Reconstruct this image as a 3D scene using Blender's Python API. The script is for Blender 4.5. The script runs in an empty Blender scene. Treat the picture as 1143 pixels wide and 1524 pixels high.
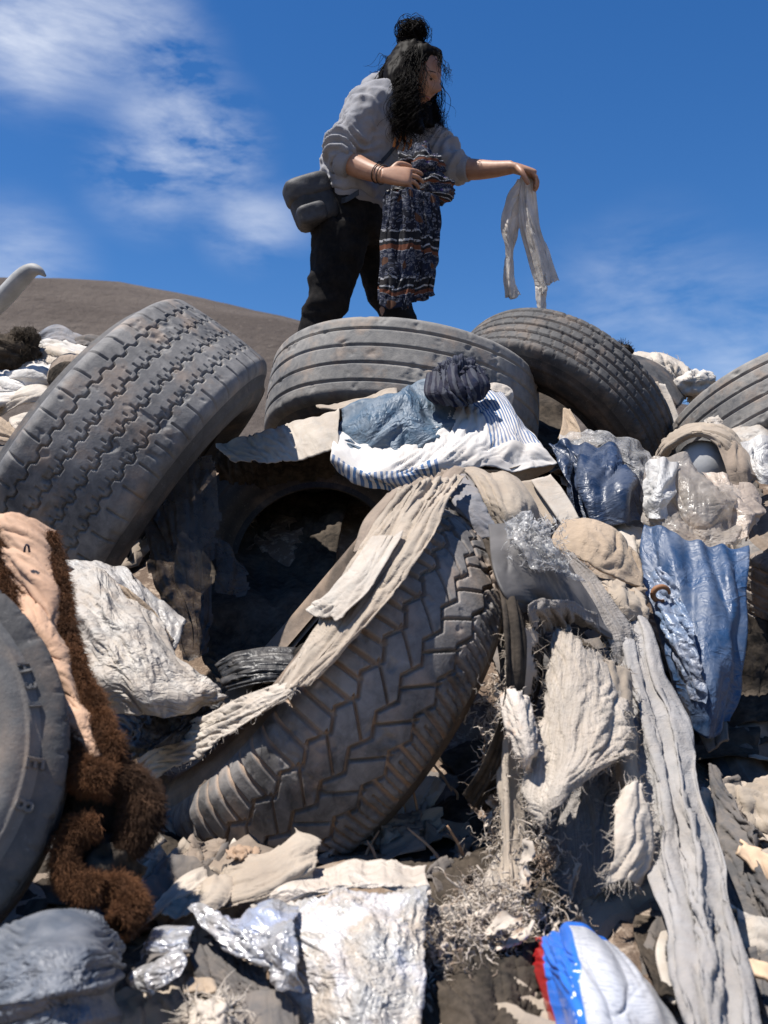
import bpy, bmesh, math, random
import numpy as np
from mathutils import Vector, Matrix
R_ = math.radians
sc = bpy.context.scene
COL = sc.collection
# ---------------------------------------------------------------- camera frame
FPX, CX, CY, PITCH = 1464.0, 571.5, 762.0, R_(6)
CAM = np.array([0., 0., 1.0])
RT = np.array([1., 0., 0.]); FW = np.array([0., math.cos(PITCH), math.sin(PITCH)]); UP = np.array([0., -math.sin(PITCH), math.cos(PITCH)])
def P(px, py, d):
    "world point d metres ahead of the lens in the direction of a photo position"
    return CAM + d * (FW + (px - CX) / FPX * RT + (CY - py) / FPX * UP)
def cv(r, u, t):
    "world direction from right / up / towards-the-lens components"
    v = r * RT + u * UP - t * FW
    return v / np.linalg.norm(v)
YS = [300, 440, 500, 600, 700, 800, 950, 1100, 1250, 1400, 1524, 1700]
DS = [5.0, 4.2, 3.7, 3.3, 3.0, 2.65, 2.25, 1.9, 1.55, 1.25, 1.08, 0.9]
def Dp(py): return float(np.interp(py, YS, DS))
# ---------------------------------------------------------------- noise
def _h(i, j, k, s):
    n = (i * 374761393 + j * 668265263 + k * 2147483647 + s * 1274126177) & 0xffffffff
    n = ((n ^ (n >> 13)) * 1274126177) & 0xffffffff
    n = n ^ (n >> 16)
    return (n & 0xffff) / 32767.5 - 1.0
def vn(p, s=0):
    p = np.asarray(p, float)
    i = np.floor(p).astype(np.int64); f = p - i; f = f * f * f * (f * (f * 6 - 15) + 10)
    o = 0
    for a in (0, 1):
        wa = f[..., 0] if a else 1 - f[..., 0]
        for b in (0, 1):
            wb = f[..., 1] if b else 1 - f[..., 1]
            for c in (0, 1):
                wc = f[..., 2] if c else 1 - f[..., 2]
                o = o + wa * wb * wc * _h(i[..., 0] + a, i[..., 1] + b, i[..., 2] + c, s)
    return o
def fbm(p, s=0, n=4, g=.5):
    o = 0; a = 1.
    for k in range(n):
        o = o + a * vn(p * 2 ** k + 7.3 * k, s + k); a *= g
    return o
def ridged(p, s=0, n=3):
    o = 0; a = 1.
    for k in range(n):
        o = o + a * (1 - 2 * np.abs(vn(p * 2 ** k + 3.1 * k, s + k))); a *= .5
    return o
# ---------------------------------------------------------------- mesh making
def mesh_data(name, V, F, uv=None, attrs=None, smooth=True):
    V = np.asarray(V, np.float32).reshape(-1, 3)
    me = bpy.data.meshes.new(name)
    if isinstance(F, np.ndarray):
        F = [F]
    F = [f for f in F if len(f)]
    me.vertices.add(len(V)); me.vertices.foreach_set('co', V.ravel())
    nl = sum(f.size for f in F); npol = sum(len(f) for f in F)
    me.loops.add(nl); me.polygons.add(npol)
    li = np.concatenate([f.ravel() for f in F]).astype(np.int32)
    tot = np.concatenate([np.full(len(f), f.shape[1], np.int32) for f in F])
    st = np.concatenate([[0], np.cumsum(tot)[:-1]]).astype(np.int32)
    me.loops.foreach_set('vertex_index', li)
    me.polygons.foreach_set('loop_start', st); me.polygons.foreach_set('loop_total', tot)
    me.polygons.foreach_set('use_smooth', np.full(npol, smooth))
    if uv is not None:
        uv = np.asarray(uv, np.float32)
        l = me.uv_layers.new(name='UVMap'); l.data.foreach_set('uv', uv[li, :2].ravel())
        at = me.attributes.new('hem', 'FLOAT', 'POINT'); at.data.foreach_set('value', np.ascontiguousarray(uv[:, 2]) if uv.shape[1] > 2 else np.ones(len(V), np.float32))
    for k, a in (attrs or {}).items():
        at = me.attributes.new(k, 'FLOAT', 'POINT'); at.data.foreach_set('value', np.asarray(a, np.float32))
    me.update(calc_edges=True); me.validate()
    return me
def add(name, me, mat, parent=None):
    o = bpy.data.objects.new(name, me); COL.objects.link(o)
    if mat: me.materials.append(mat)
    if parent: o.parent = parent
    return o
def tag(o, label, cat, group=None, kind=None):
    if label: o['label'] = label
    if cat: o['category'] = cat
    if group: o['group'] = group
    if kind: o['kind'] = kind
    return o
def root(name, label, cat, loc=(0, 0, 0), group=None):
    o = bpy.data.objects.new(name, None); COL.objects.link(o); o.empty_display_size = .1
    o.location = [float(v) for v in loc]
    return tag(o, label, cat, group)
def hang(child, r):
    "put a mesh built in world coordinates under a root without moving it"
    child.parent = r; child.matrix_parent_inverse = Matrix.Translation(-Vector(r.location))
    return child
def join(parts):
    "several (V,F,uv) -> one"
    V = []; F4 = []; F3 = []; U = []; n = 0
    for v, f, u in parts:
        v = np.asarray(v).reshape(-1, 3)
        for q in (f if isinstance(f, list) else [f]):
            (F4 if q.shape[1] == 4 else F3).append(q + n)
        u = u if u is not None else np.zeros((len(v), 2))
        V.append(v); U.append(u if u.shape[1] > 2 else np.concatenate([u, np.ones((len(v), 1))], 1)); n += len(v)
    F = []
    if F4: F.append(np.concatenate(F4))
    if F3: F.append(np.concatenate(F3))
    return np.concatenate(V), F, np.concatenate(U)
def gridF(m, n, wrapu=False, wrapv=False):
    "quads of an m x n grid (m rows)"
    r = np.arange(m if wrapv else m - 1); c = np.arange(n if wrapu else n - 1)
    rr, cc = np.meshgrid(r, c, indexing='ij'); r1 = (rr + 1) % m; c1 = (cc + 1) % n
    return np.stack([rr * n + cc, rr * n + c1, r1 * n + c1, r1 * n + cc], -1).reshape(-1, 4)
def cr(A, m):
    "Catmull-Rom resample along axis 0"
    A = np.asarray(A, float); n = len(A)
    if n == 1: return np.repeat(A, m, 0)
    E = np.concatenate([[2 * A[0] - A[1]], A, [2 * A[-1] - A[-2]]])
    t = np.linspace(0, n - 1, m); i = np.minimum(t.astype(int), n - 2); f = (t - i).reshape((-1,) + (1,) * (A.ndim - 1))
    p0, p1, p2, p3 = E[i], E[i + 1], E[i + 2], E[i + 3]
    return .5 * (2 * p1 + (p2 - p0) * f + (2 * p0 - 5 * p1 + 4 * p2 - p3) * f * f + (3 * p1 - p0 - 3 * p2 + p3) * f ** 3)
def normals(X):
    du = np.gradient(X, axis=1); dv = np.gradient(X, axis=0)
    n = np.cross(du, dv); l = np.linalg.norm(n, axis=2, keepdims=True)
    return n / np.maximum(l, 1e-9)
# ---------------------------------------------------------------- cloth: a control net with excess cloth that buckles into folds
def relax(X, T, ru, rv, it, pull, bend, pinmask=None):
    rd = np.sqrt(((ru[:-1] + ru[1:]) / 2) ** 2 + ((rv[:, :-1] + rv[:, 1:]) / 2) ** 2)
    def con(a, b, rest, ca, cb, k):
        d = b - a; l = np.sqrt((d * d).sum(2)) + 1e-9
        c = d * (k * (l - rest) / l)[..., None]
        ca += c; cb -= c
    for q in range(it):
        C = np.zeros_like(X)
        con(X[:, :-1], X[:, 1:], ru, C[:, :-1], C[:, 1:], .22)
        con(X[:-1], X[1:], rv, C[:-1], C[1:], .22)
        con(X[:-1, :-1], X[1:, 1:], rd, C[:-1, :-1], C[1:, 1:], .07)
        con(X[:-1, 1:], X[1:, :-1], rd, C[:-1, 1:], C[1:, :-1], .07)
        X += C
        if bend:
            L = np.zeros_like(X)
            L[:, 1:-1] += X[:, :-2] + X[:, 2:] - 2 * X[:, 1:-1]
            L[1:-1] += X[:-2] + X[2:] - 2 * X[1:-1]
            X += bend * L
        X += pull * (T - X)
        if pinmask is not None:
            X += pinmask[..., None] * (T - X)
    return X
def net(rows, absd=False, scale=None):
    out = []
    if isinstance(rows, str): rows = [r for r in rows.strip().split('|')]
    for r in rows:
        if isinstance(r, str):
            r = [tuple(float(q) for q in w.split(',')) for w in r.split()]
        out.append([P(p[0], p[1], p[2] if absd else Dp(p[1]) - (p[2] if len(p) > 2 else 0.)) for p in r])
    m = max(len(r) for r in out)
    return np.array([r if len(r) == m else cr(np.array(r), m) for r in out])
def facets(q, s):
    "straight sharp creases between flat facets, several sizes"
    rs = np.random.RandomState(s + 991); o = 0
    for k in range(7):
        a = rs.uniform(0, math.pi); f = rs.uniform(.35, 1.5); n = np.array([math.cos(a), math.sin(a)])
        w = .5 * vn(q * .45 + 11 * k, s + k)
        t = np.abs(((q[..., 0] * n[0] + q[..., 1] * n[1]) * f + w + rs.rand()) % 1. * 2 - 1) * 2 - 1
        m = np.clip(.5 + 1.2 * vn(q * .5 + 5.7 * k + 40, s + 50 + k), 0, 1)
        o = o + t * m / f ** .8
    return o * .42
def cloth(ctrl, ex=(.12, .06), wl=.045, an=(1., .3), seed=0, it=80, bend=.008, pull=.005, amp=.26, torn=0., cell=None, crease=0., edge=.006, maxn=110, tornsides='lrtb'):
    m0, n0 = ctrl.shape[:2]
    c = ctrl
    Lu = max(np.linalg.norm(np.diff(c, axis=1), axis=2).sum(1)); Lv = max(np.linalg.norm(np.diff(c, axis=0), axis=2).sum(0))
    dm = np.linalg.norm(c.reshape(-1, 3).mean(0) - CAM)
    cell = min(cell or 1, .0056 * max(dm, 1.1) / 2)
    nu = int(np.clip(Lu * (1 + ex[0]) / cell, 14, maxn)); nv = int(np.clip(Lv * (1 + ex[1]) / cell, 14, maxn))
    T = cr(np.swapaxes(cr(np.swapaxes(cr(c, nv), 0, 1), nu), 0, 1), nv)
    T = cr(c, nv); T = np.swapaxes(cr(np.swapaxes(T, 0, 1), nu), 0, 1)
    uu, vv = np.meshgrid(np.linspace(0, Lu, nu), np.linspace(0, Lv, nv))
    rs = np.random.RandomState(seed)
    q = np.stack([uu * an[0] / wl, vv * an[1] / wl, np.full_like(uu, seed * 3.7)], -1)
    q[..., :2] += .35 * np.stack([vn(q * .6 + 9, seed + 5), vn(q * .6 + 31, seed + 6)], -1)
    N = normals(T)
    ns = .55 * fbm(q, seed, 3, .5) + .45 * (ridged(q * .9 + 17, seed + 2, 3) - .3)
    if crease: ns = (1 - crease) * ns + crease * facets(q, seed)
    # wander of the outline
    e = np.zeros_like(T)
    tu = T[:, 1:] - T[:, :-1]; tu = np.concatenate([tu, tu[:, -1:]], 1); tu /= np.linalg.norm(tu, axis=2, keepdims=True) + 1e-9
    tv = T[1:] - T[:-1]; tv = np.concatenate([tv, tv[-1:]], 0); tv /= np.linalg.norm(tv, axis=2, keepdims=True) + 1e-9
    e = tu * fbm(q * 1.3 + 50, seed + 20, 3)[..., None] * edge + tv * fbm(q * 1.3 + 80, seed + 21, 3)[..., None] * edge
    T = T + e
    X = T + N * (ns * amp * wl)[..., None]
    vary = np.clip(.75 + 1.1 * vn(q * .33 + 70, seed + 40), .05, 1.9)
    ru = np.linalg.norm(np.diff(T, axis=1), axis=2) * (1 + ex[0] * vary[:, 1:]); rv = np.linalg.norm(np.diff(T, axis=0), axis=2) * (1 + ex[1] * vary[1:])
    X = relax(X, T, ru, rv, int(it * (1 - .72 * crease)), pull, bend)
    F = gridF(nv, nu)
    hem = np.minimum(np.minimum(uu, Lu - uu), np.minimum(vv, Lv - vv))
    uv = np.stack([uu, vv, np.ones_like(uu) if torn else hem], -1).reshape(-1, 3)
    if torn:
        qq = np.stack([uu, vv, np.full_like(uu, seed * 1.3)], -1)
        big = Lu + Lv
        dl = uu if 'l' in tornsides else uu * 0 + big; dr = (Lu - uu) if 'r' in tornsides else uu * 0 + big
        dt = vv if 't' in tornsides else uu * 0 + big; db = (Lv - vv) if 'b' in tornsides else uu * 0 + big
        de = np.minimum(np.minimum(dl, dr), np.minimum(dt, db))
        keep = (de > torn * (.55 + .8 * fbm(qq * 22, seed + 3, 3))).ravel()
        F = F[keep[F].sum(1) >= 3]
    return X.reshape(-1, 3), F, uv
def edge_strands(X, F, n, length, rad, seed, down=.6, out=None):
    "loose threads growing from the open edges of a cloth"
    X = np.asarray(X); F = np.asarray(F)
    E = np.concatenate([F[:, [0, 1]], F[:, [1, 2]], F[:, [2, 3]], F[:, [3, 0]]]); S = np.sort(E, 1)
    u, idx, cnt = np.unique(S, axis=0, return_index=True, return_counts=True)
    b = u[cnt == 1]; fidx = (idx[cnt == 1]) % len(F)
    cen = X[F].mean(1)[fidx]; mid = X[b].mean(1)
    rs = np.random.RandomState(seed)
    k = rs.randint(0, len(b), n)
    o = mid[k] - cen[k]; o /= np.linalg.norm(o, axis=1, keepdims=True) + 1e-9
    o += rs.normal(0, .35, (n, 3)); o[:, 2] -= down * rs.rand(n); o /= np.linalg.norm(o, axis=1, keepdims=True)
    return strands(mid[k], o, length * (.4 + rs.rand(n)), rad, rs, 5, .35, down * .6)
def strands(p, d, L, rad, rs, seg=5, curl=.3, droop=.3):
    "n thin tapered three-sided threads; p starts, d directions, L lengths"
    n = len(p); pts = [p]; dd = d.copy()
    for s in range(seg):
        dd = dd + rs.normal(0, curl, (n, 3)); dd[:, 2] -= droop / seg; dd /= np.linalg.norm(dd, axis=1, keepdims=True)
        pts.append(pts[-1] + dd * (L / seg)[:, None])
    return tubes(np.stack(pts, 1), rad)
def tubes(Q, rad, sides=3, taper=True, radii=None):
    "Q (n,k,3) polylines -> tapered tubes"
    n, k = Q.shape[:2]
    t = np.gradient(Q, axis=1); t /= np.linalg.norm(t, axis=2, keepdims=True) + 1e-9
    ref = np.where(np.abs(t[..., 2:3]) > .9, np.array([1., 0, 0]), np.array([0., 0, 1.]))
    a = np.cross(t, ref); a /= np.linalg.norm(a, axis=2, keepdims=True) + 1e-9
    b = np.cross(t, a)
    rr = (np.linspace(1, .25, k) if taper else np.ones(k))[None, :, None] * (np.asarray(rad).reshape(-1, 1, 1) if np.ndim(rad) else rad)
    if radii is not None: rr = radii[:, :, None]
    ang = np.arange(sides) * 2 * math.pi / sides
    V = np.stack([Q + rr * (math.cos(x) * a + math.sin(x) * b) for x in ang], 2)   # n,k,s,3
    base = (np.arange(n) * k * sides)[:, None, None]
    i = np.arange(k - 1)[None, :, None]; j = np.arange(sides)[None, None, :]; j1 = (j + 1) % sides
    f = np.stack([base + i * sides + j, base + i * sides + j1, base + (i + 1) * sides + j1, base + (i + 1) * sides + j], -1).reshape(-1, 4)
    uv = np.zeros((n * k * sides, 2))
    return V.reshape(-1, 3), f, uv
def tube(path, rad, m=40, sides=10, fl=1.0, closed=True):
    "one round tube along a smooth path; rad list or number"
    C = cr(np.asarray(path, float), m)
    r = cr(np.asarray(rad if np.ndim(rad) else [rad, rad], float), m)
    V, F, uv = tubes(C[None], 1, sides, False, r[None])
    if closed:
        caps = [np.array([[V.shape[0], (i + 1) % sides, i] for i in range(sides)]), np.array([[V.shape[0] + 1, V.shape[0] - sides + i, V.shape[0] - sides + (i + 1) % sides] for i in range(sides)])]
        V = np.concatenate([V, C[:1], C[-1:]]); uv = np.zeros((len(V), 2))
        return V, [F, np.concatenate(caps)], uv
    return V, F, uv
def blob(c, r, seed=0, f=3., amp=.2, n=48, rot=None, rid=.5, flat=0.):
    "crumpled closed bundle"
    th = np.linspace(0, 2 * math.pi, n, endpoint=False); ph = np.linspace(.02, math.pi - .02, n // 2 + 1)
    t, p = np.meshgrid(th, ph); S = np.stack([np.sin(p) * np.cos(t), np.sin(p) * np.sin(t), np.cos(p)], -1)
    q = S * f + seed * 5.1
    k = 1 + amp * ((1 - rid) * fbm(q, seed, 4) + rid * (ridged(q * .8, seed + 4, 4) - .4))
    V = S * k[..., None] * np.asarray(r)
    if rot is not None: V = V @ np.array(rot.to_3x3()).T
    V = V + np.asarray(c)
    m = len(ph)
    F = gridF(m, n, wrapu=True)
    V = V.reshape(-1, 3); V2 = np.concatenate([V, V[:n].mean(0, keepdims=True), V[-n:].mean(0, keepdims=True)])
    caps = np.array([[len(V), (i + 1) % n, i] for i in range(n)] + [[len(V) + 1, len(V) - n + i, len(V) - n + (i + 1) % n] for i in range(n)])
    return V2, [F, caps], np.concatenate([np.stack([t, p], -1).reshape(-1, 2) * .15, np.zeros((2, 2))])
# ---------------------------------------------------------------- materials
class NT:
    def __init__(s, name):
        s.m = bpy.data.materials.new(name); s.m.use_nodes = True
        s.t = s.m.node_tree; s.n = s.t.nodes; s.l = s.t.links
        s.b = s.n['Principled BSDF']; s.out = s.n['Material Output']
    def new(s, ty, **kw):
        x = s.n.new(ty)
        for k, v in kw.items():
            if k.startswith('i_'):
                k = k[2:]; key = int(k) if k.isdigit() else k.replace('_', ' ')
                if hasattr(v, 'bl_rna') or hasattr(v, 'is_output'): s.l.new(v, x.inputs[key])
                else: x.inputs[key].default_value = v
            else: setattr(x, k, v)
        return x
    def co(s, which='Object', scale=(1, 1, 1), off=(0, 0, 0)):
        tc = s.new('ShaderNodeTexCoord'); mp = s.new('ShaderNodeMapping', i_Vector=tc.outputs[which])
        mp.inputs['Scale'].default_value = scale; mp.inputs['Location'].default_value = off
        return mp.outputs[0]
    def noise(s, v, sc, det=4, ro=.55, dist=0.):
        return s.new('ShaderNodeTexNoise', i_Vector=v, i_Scale=sc, i_Detail=det, i_Roughness=ro, i_Distortion=dist).outputs['Fac']
    def ramp(s, f, a, b):
        x = s.new('ShaderNodeMapRange', i_Value=f); x.inputs['From Min'].default_value = a; x.inputs['From Max'].default_value = b
        return x.outputs[0]
    def mix(s, f, a, b):
        x = s.new('ShaderNodeMix', data_type='RGBA')
        for i, v in ((0, f), (6, a), (7, b)):
            if hasattr(v, 'is_output'): s.l.new(v, x.inputs[i])
            else: x.inputs[i].default_value = (v if i == 0 else tuple(v) + (1,) if len(v) == 3 else v)
        return x.outputs[2]
    def math(s, op, a, b=0., c=None):
        x = s.new('ShaderNodeMath', operation=op)
        for i, v in enumerate((a, b) if c is None else (a, b, c)):
            if hasattr(v, 'is_output'): s.l.new(v, x.inputs[i])
            else: x.inputs[i].default_value = v
        return x.outputs[0]
    def bump(s, h, st, dist=.01):
        x = s.new('ShaderNodeBump', i_Height=h, i_Strength=st, i_Distance=dist); s.l.new(x.outputs[0], s.b.inputs['Normal']); s.last = x; return x
    def wrinkle(s, uv, o, sc):
        "sharp creases: folded noise at three sizes, patchy"
        h = None
        for f, a, st in ((1., 1., (1, .45, 1)), (2.3, .5, (.6, 1, 1)), (5.2, .22, (1, 1, 1))):
            mp = s.new('ShaderNodeMapping', i_Vector=uv); mp.inputs['Scale'].default_value = st; mp.inputs['Location'].default_value = (f, f * .7, 0); mp.inputs['Rotation'].default_value = (0, 0, f * .8)
            n = s.noise(mp.outputs[0], sc * f, 2, .5, .9)
            r = s.math('MULTIPLY', s.math('SUBTRACT', 1., s.math('MULTIPLY', s.math('ABSOLUTE', s.math('SUBTRACT', n, .5)), 7.)), a)
            r = s.math('MAXIMUM', r, -.6 * a)
            h = r if h is None else s.math('ADD', h, r)
        return s.math('MULTIPLY', h, s.ramp(s.noise(o, 7., 2), .3, .7))
    def set(s, col=None, rough=None, spec=None, **kw):
        for k, v in (('Base Color', col), ('Roughness', rough), ('Specular IOR Level', spec)):
            if v is None: continue
            if hasattr(v, 'is_output'): s.l.new(v, s.b.inputs[k])
            else: s.b.inputs[k].default_value = tuple(v) + (1,) if k == 'Base Color' else v
DUST = (.36, .28, .21)
_mc = {}
def fabric(name, col, dust=.35, rough=.95, weave=900., wst=.25, dcol=DUST, var=.25, stripes=None, trans=0., blotch=None, wrk=13., wamp=.22, threads=0.):
    key = ('f', name); col = tuple(x * .86 for x in col)
    if key in _mc: return _mc[key]
    k = NT(name); o = k.co('Object'); uv = k.co('UV')
    n1 = k.noise(o, 9, 5, .6); n2 = k.noise(o, 45, 4, .6, .4)
    d = tuple(c * (1 - var) for c in col); h = tuple(min(1, c * (1 + var * .5)) for c in col)
    c = k.mix(k.ramp(n1, .35, .65), d, h)
    if stripes:
        w = k.new('ShaderNodeTexWave', i_Vector=uv, i_Scale=stripes[0], i_Distortion=.6, bands_direction=stripes[2])
        w.inputs['Detail Scale'].default_value = 3
        c = k.mix(k.ramp(w.outputs['Fac'], .45, .6), c, stripes[1])
    if blotch:
        c = k.mix(k.ramp(k.noise(o, blotch[1], 3, .6, .8), .52, .62), c, blotch[0])
    if threads:
        th_ = k.noise(k.co('UV', (420, 14, 1)), 1., 3, .6); c = k.mix(k.math('MULTIPLY', k.ramp(th_, .42, .6), .55 * threads), c, tuple(x * .45 for x in col))
    dm = k.math('MULTIPLY', k.ramp(k.math('ADD', k.math('MULTIPLY', n2, .45), k.math('MULTIPLY', k.noise(o, 5, 3), .55)), .38, .68), dust)
    c = k.mix(dm, c, dcol)
    k.set(c, rough, .10)
    k.b.inputs['Sheen Weight'].default_value = .08 if col[0] > .1 else 0.
    wv = k.noise(uv, weave, 2, .5)
    hem = k.new('ShaderNodeAttribute', attribute_name='hem').outputs['Fac']
    hs_ = k.math('MULTIPLY', k.math('GREATER_THAN', hem, .009), k.math('LESS_THAN', hem, .0115))
    hgt = k.math('ADD', k.math('MULTIPLY', wv, .5), k.math('MULTIPLY', k.noise(o, 70, 4, .6), 1.))
    hgt = k.math('SUBTRACT', hgt, k.math('MULTIPLY', hs_, .9))
    b1 = k.new('ShaderNodeBump', i_Height=hgt, i_Strength=wst, i_Distance=.004)
    k.bump(k.wrinkle(uv, o, wrk), .85, .011 * wamp); k.l.new(b1.outputs[0], k.last.inputs['Normal'])
    if trans:
        t = k.new('ShaderNodeBsdfTranslucent'); k.l.new(c, t.inputs['Color'])
        mx = k.new('ShaderNodeMixShader'); mx.inputs[0].default_value = trans
        k.l.new(k.b.outputs[0], mx.inputs[1]); k.l.new(t.outputs[0], mx.inputs[2]); k.l.new(mx.outputs[0], k.out.inputs[0])
    _mc[key] = k.m
    return k.m
def plastic(name, col, dust=.3, rough=.35, trans=.25, alpha=1., wr=.5, dcol=DUST, col2=None, wsc=28., metal=0., wrk=9., wamp=.6):
    key = ('p', name)
    if key in _mc: return _mc[key]
    k = NT(name); o = k.co('Object')
    n1 = k.noise(o, 7, 4)
    c = k.mix(k.ramp(n1, .4, .6), tuple(x * .68 for x in col), tuple(x * .86 for x in col))
    if col2: c = k.mix(k.ramp(k.noise(o, 11, 3, .6, 1.), .52, .58), c, col2)
    dm = k.math('MULTIPLY', k.ramp(k.noise(o, 16, 5, .65, .5), .38, .7), dust)
    c = k.mix(dm, c, dcol)
    k.b.inputs['Metallic'].default_value = metal
    k.set(c, k.math('ADD', rough, k.math('MULTIPLY', dm, .5)), .5)
    vor = k.new('ShaderNodeTexVoronoi', i_Vector=k.co('Object'), i_Scale=wsc, feature='DISTANCE_TO_EDGE')
    hgt = k.math('ADD', k.math('MULTIPLY', k.ramp(vor.outputs['Distance'], 0, .3), .6), k.math('MULTIPLY', k.noise(o, 60, 4, .6, 1.), .8))
    k.bump(k.wrinkle(k.co('UV'), o, wrk), .9, .014 * wamp)
    b1 = k.new('ShaderNodeBump', i_Height=hgt, i_Strength=wr, i_Distance=.005); k.l.new(b1.outputs[0], k.last.inputs['Normal'])
    sh = k.b.outputs[0]
    if trans:
        t = k.new('ShaderNodeBsdfTranslucent'); k.l.new(c, t.inputs['Color'])
        mx = k.new('ShaderNodeMixShader'); mx.inputs[0].default_value = trans
        k.l.new(sh, mx.inputs[1]); k.l.new(t.outputs[0], mx.inputs[2]); sh = mx.outputs[0]
    if alpha < 1:
        t = k.new('ShaderNodeBsdfTransparent'); mx = k.new('ShaderNodeMixShader')
        fac = k.math('ADD', alpha, k.math('MULTIPLY', k.ramp(k.noise(o, 20, 4), .4, .7), .4), ); k.l.new(k.math('MINIMUM', fac, 1.), mx.inputs[0])
        k.l.new(t.outputs[0], mx.inputs[1]); k.l.new(sh, mx.inputs[2]); sh = mx.outputs[0]
    k.l.new(sh, k.out.inputs[0])
    _mc[key] = k.m
    return k.m
def rubber(name, base=(.045, .044, .045), dust=(.21, .195, .18), amt=.6, sand=(.34, .235, .16), groove=.8):
    key = ('r', name)
    if key in _mc: return _mc[key]
    k = NT(name); o = k.co('Object')
    at = k.new('ShaderNodeAttribute', attribute_name='groove').outputs['Fac']
    n = k.math('ADD', k.math('MULTIPLY', k.noise(o, 4, 4, .6), .6), k.math('MULTIPLY', k.noise(o, 30, 5, .65, .6), .4))
    c = k.mix(k.math('MULTIPLY', k.ramp(n, .36, .62), amt), base, dust)
    c = k.mix(k.math('MULTIPLY', k.ramp(k.noise(o, 12, 4, .6), .52, .7), .45 * amt), c, sand)
    scr = k.noise(k.co('Object', (60, 9, 60)), 3, 3, .6, 1.)
    c = k.mix(k.math('MULTIPLY', k.ramp(scr, .6, .72), .25), c, (.28, .26, .25))
    gm = k.math('MULTIPLY', k.math('MULTIPLY', at, groove), k.ramp(k.noise(o, 9, 3), .3, .62))
    c = k.mix(gm, c, sand)
    k.set(c, k.math('ADD', .52, k.math('MULTIPLY', n, .4)), .25)
    k.bump(k.math('ADD', k.math('MULTIPLY', k.noise(o, 55, 5, .65), 1.), k.math('MULTIPLY', k.noise(o, 260, 3, .6), .35)), .35, .004)
    _mc[key] = k.m
    return k.m
def simple(name, col, rough=.8, spec=.3, var=.2, sc=30., bst=.2, coat=0.):
    key = ('s', name)
    if key in _mc: return _mc[key]
    k = NT(name); o = k.co('Object')
    c = k.mix(k.ramp(k.noise(o, sc, 4), .35, .65), tuple(x * (1 - var) for x in col), tuple(min(1, x * (1 + var)) for x in col))
    k.set(c, rough, spec); k.bump(k.noise(o, sc * 5, 4, .6), bst, .003)
    _mc[key] = k.m
    return k.m
# ---------------------------------------------------------------- camera, sun, sky
cam = bpy.data.cameras.new('camera'); co = bpy.data.objects.new('camera', cam); COL.objects.link(co)
co.location = CAM; co.rotation_euler = (R_(90) + PITCH, 0, 0)
cam.sensor_fit = 'VERTICAL'; cam.sensor_height = 36.; cam.lens = 36. * FPX / 1524.
cam.clip_start = .05; cam.clip_end = 4000
cam.dof.use_dof = True; cam.dof.focus_distance = 2.7; cam.dof.aperture_fstop = 6.3
sc.camera = co
SUN_EL, SUN_AZ = 68., -114.      # azimuth measured from straight ahead (+Y), positive to the right
sd = np.array([math.sin(R_(SUN_AZ)) * math.cos(R_(SUN_EL)), math.cos(R_(SUN_AZ)) * math.cos(R_(SUN_EL)), math.sin(R_(SUN_EL))])
sl = bpy.data.lights.new('sun', 'SUN'); sl.energy = 5.0; sl.angle = R_(.53); sl.color = (1., .955, .89)
so = bpy.data.objects.new('sun', sl); COL.objects.link(so)
so.rotation_euler = Vector(sd).to_track_quat('Z', 'Y').to_euler(); so.location = (0, 0, 30)
w = bpy.data.worlds.new('World'); sc.world = w; w.use_nodes = True
nt = w.node_tree; N = nt.nodes; L = nt.links
bg = N['Background']; bg.inputs['Strength'].default_value = .077
sky = N.new('ShaderNodeTexSky'); sky.sky_type = 'NISHITA'; sky.sun_disc = False
sky.sun_elevation = R_(SUN_EL); sky.sun_rotation = R_(SUN_AZ); sky.altitude = 600; sky.air_density = 1.0; sky.dust_density = .25; sky.ozone_density = 2.6
# thin high cloud: lives in the sky itself, laid out by direction
tc = N.new('ShaderNodeTexCoord')
def wn(ty, **kw):
    x = N.new(ty)
    for k, v in kw.items(): setattr(x, k, v)
    return x
def patch_dir(px, py, rad, st):
    d = P(px, py, 1.) - CAM; d /= np.linalg.norm(d)
    dot = wn('ShaderNodeVectorMath', operation='DISTANCE'); L.new(tc.outputs['Generated'], dot.inputs[0]); dot.inputs[1].default_value = d
    mr = wn('ShaderNodeMapRange', interpolation_type='SMOOTHSTEP'); L.new(dot.outputs['Value'], mr.inputs[0])
    mr.inputs[1].default_value = rad; mr.inputs[2].default_value = 0; mr.inputs[3].default_value = 0; mr.inputs[4].default_value = st
    return mr.outputs[0]
def madd(a, b):
    x = wn('ShaderNodeMath', operation='ADD'); L.new(a, x.inputs[0]); L.new(b, x.inputs[1]); return x.outputs[0]
mask = None
for a in ((50, 10, .12, .48), (190, 40, .085, .40), (30, 70, .07, .26), (270, 85, .06, .24), (290, 205, .085, .50), (215, 255, .08, .42), (340, 225, .06, .3), (360, 335, .06, .36), (420, 330, .05, .2), (20, 415, .10, .35), (1110, 550, .14, .30), (900, 450, .10, .14), (980, 420, .10, .12)):
    p_ = patch_dir(*a); mask = p_ if mask is None else madd(mask, p_)
mp = wn('ShaderNodeMapping'); L.new(tc.outputs['Generated'], mp.inputs[0]); mp.inputs['Rotation'].default_value = (.0, .42, .1); mp.inputs['Scale'].default_value = (1.0, 1.0, 3.2)
nz = wn('ShaderNodeTexNoise'); L.new(mp.outputs[0], nz.inputs[0]); nz.inputs['Scale'].default_value = 6.; nz.inputs['Detail'].default_value = 8; nz.inputs['Roughness'].default_value = .6; nz.inputs['Distortion'].default_value = .25
mr = wn('ShaderNodeMapRange'); L.new(nz.outputs['Fac'], mr.inputs[0]); mr.inputs[1].default_value = .36; mr.inputs[2].default_value = .64
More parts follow.
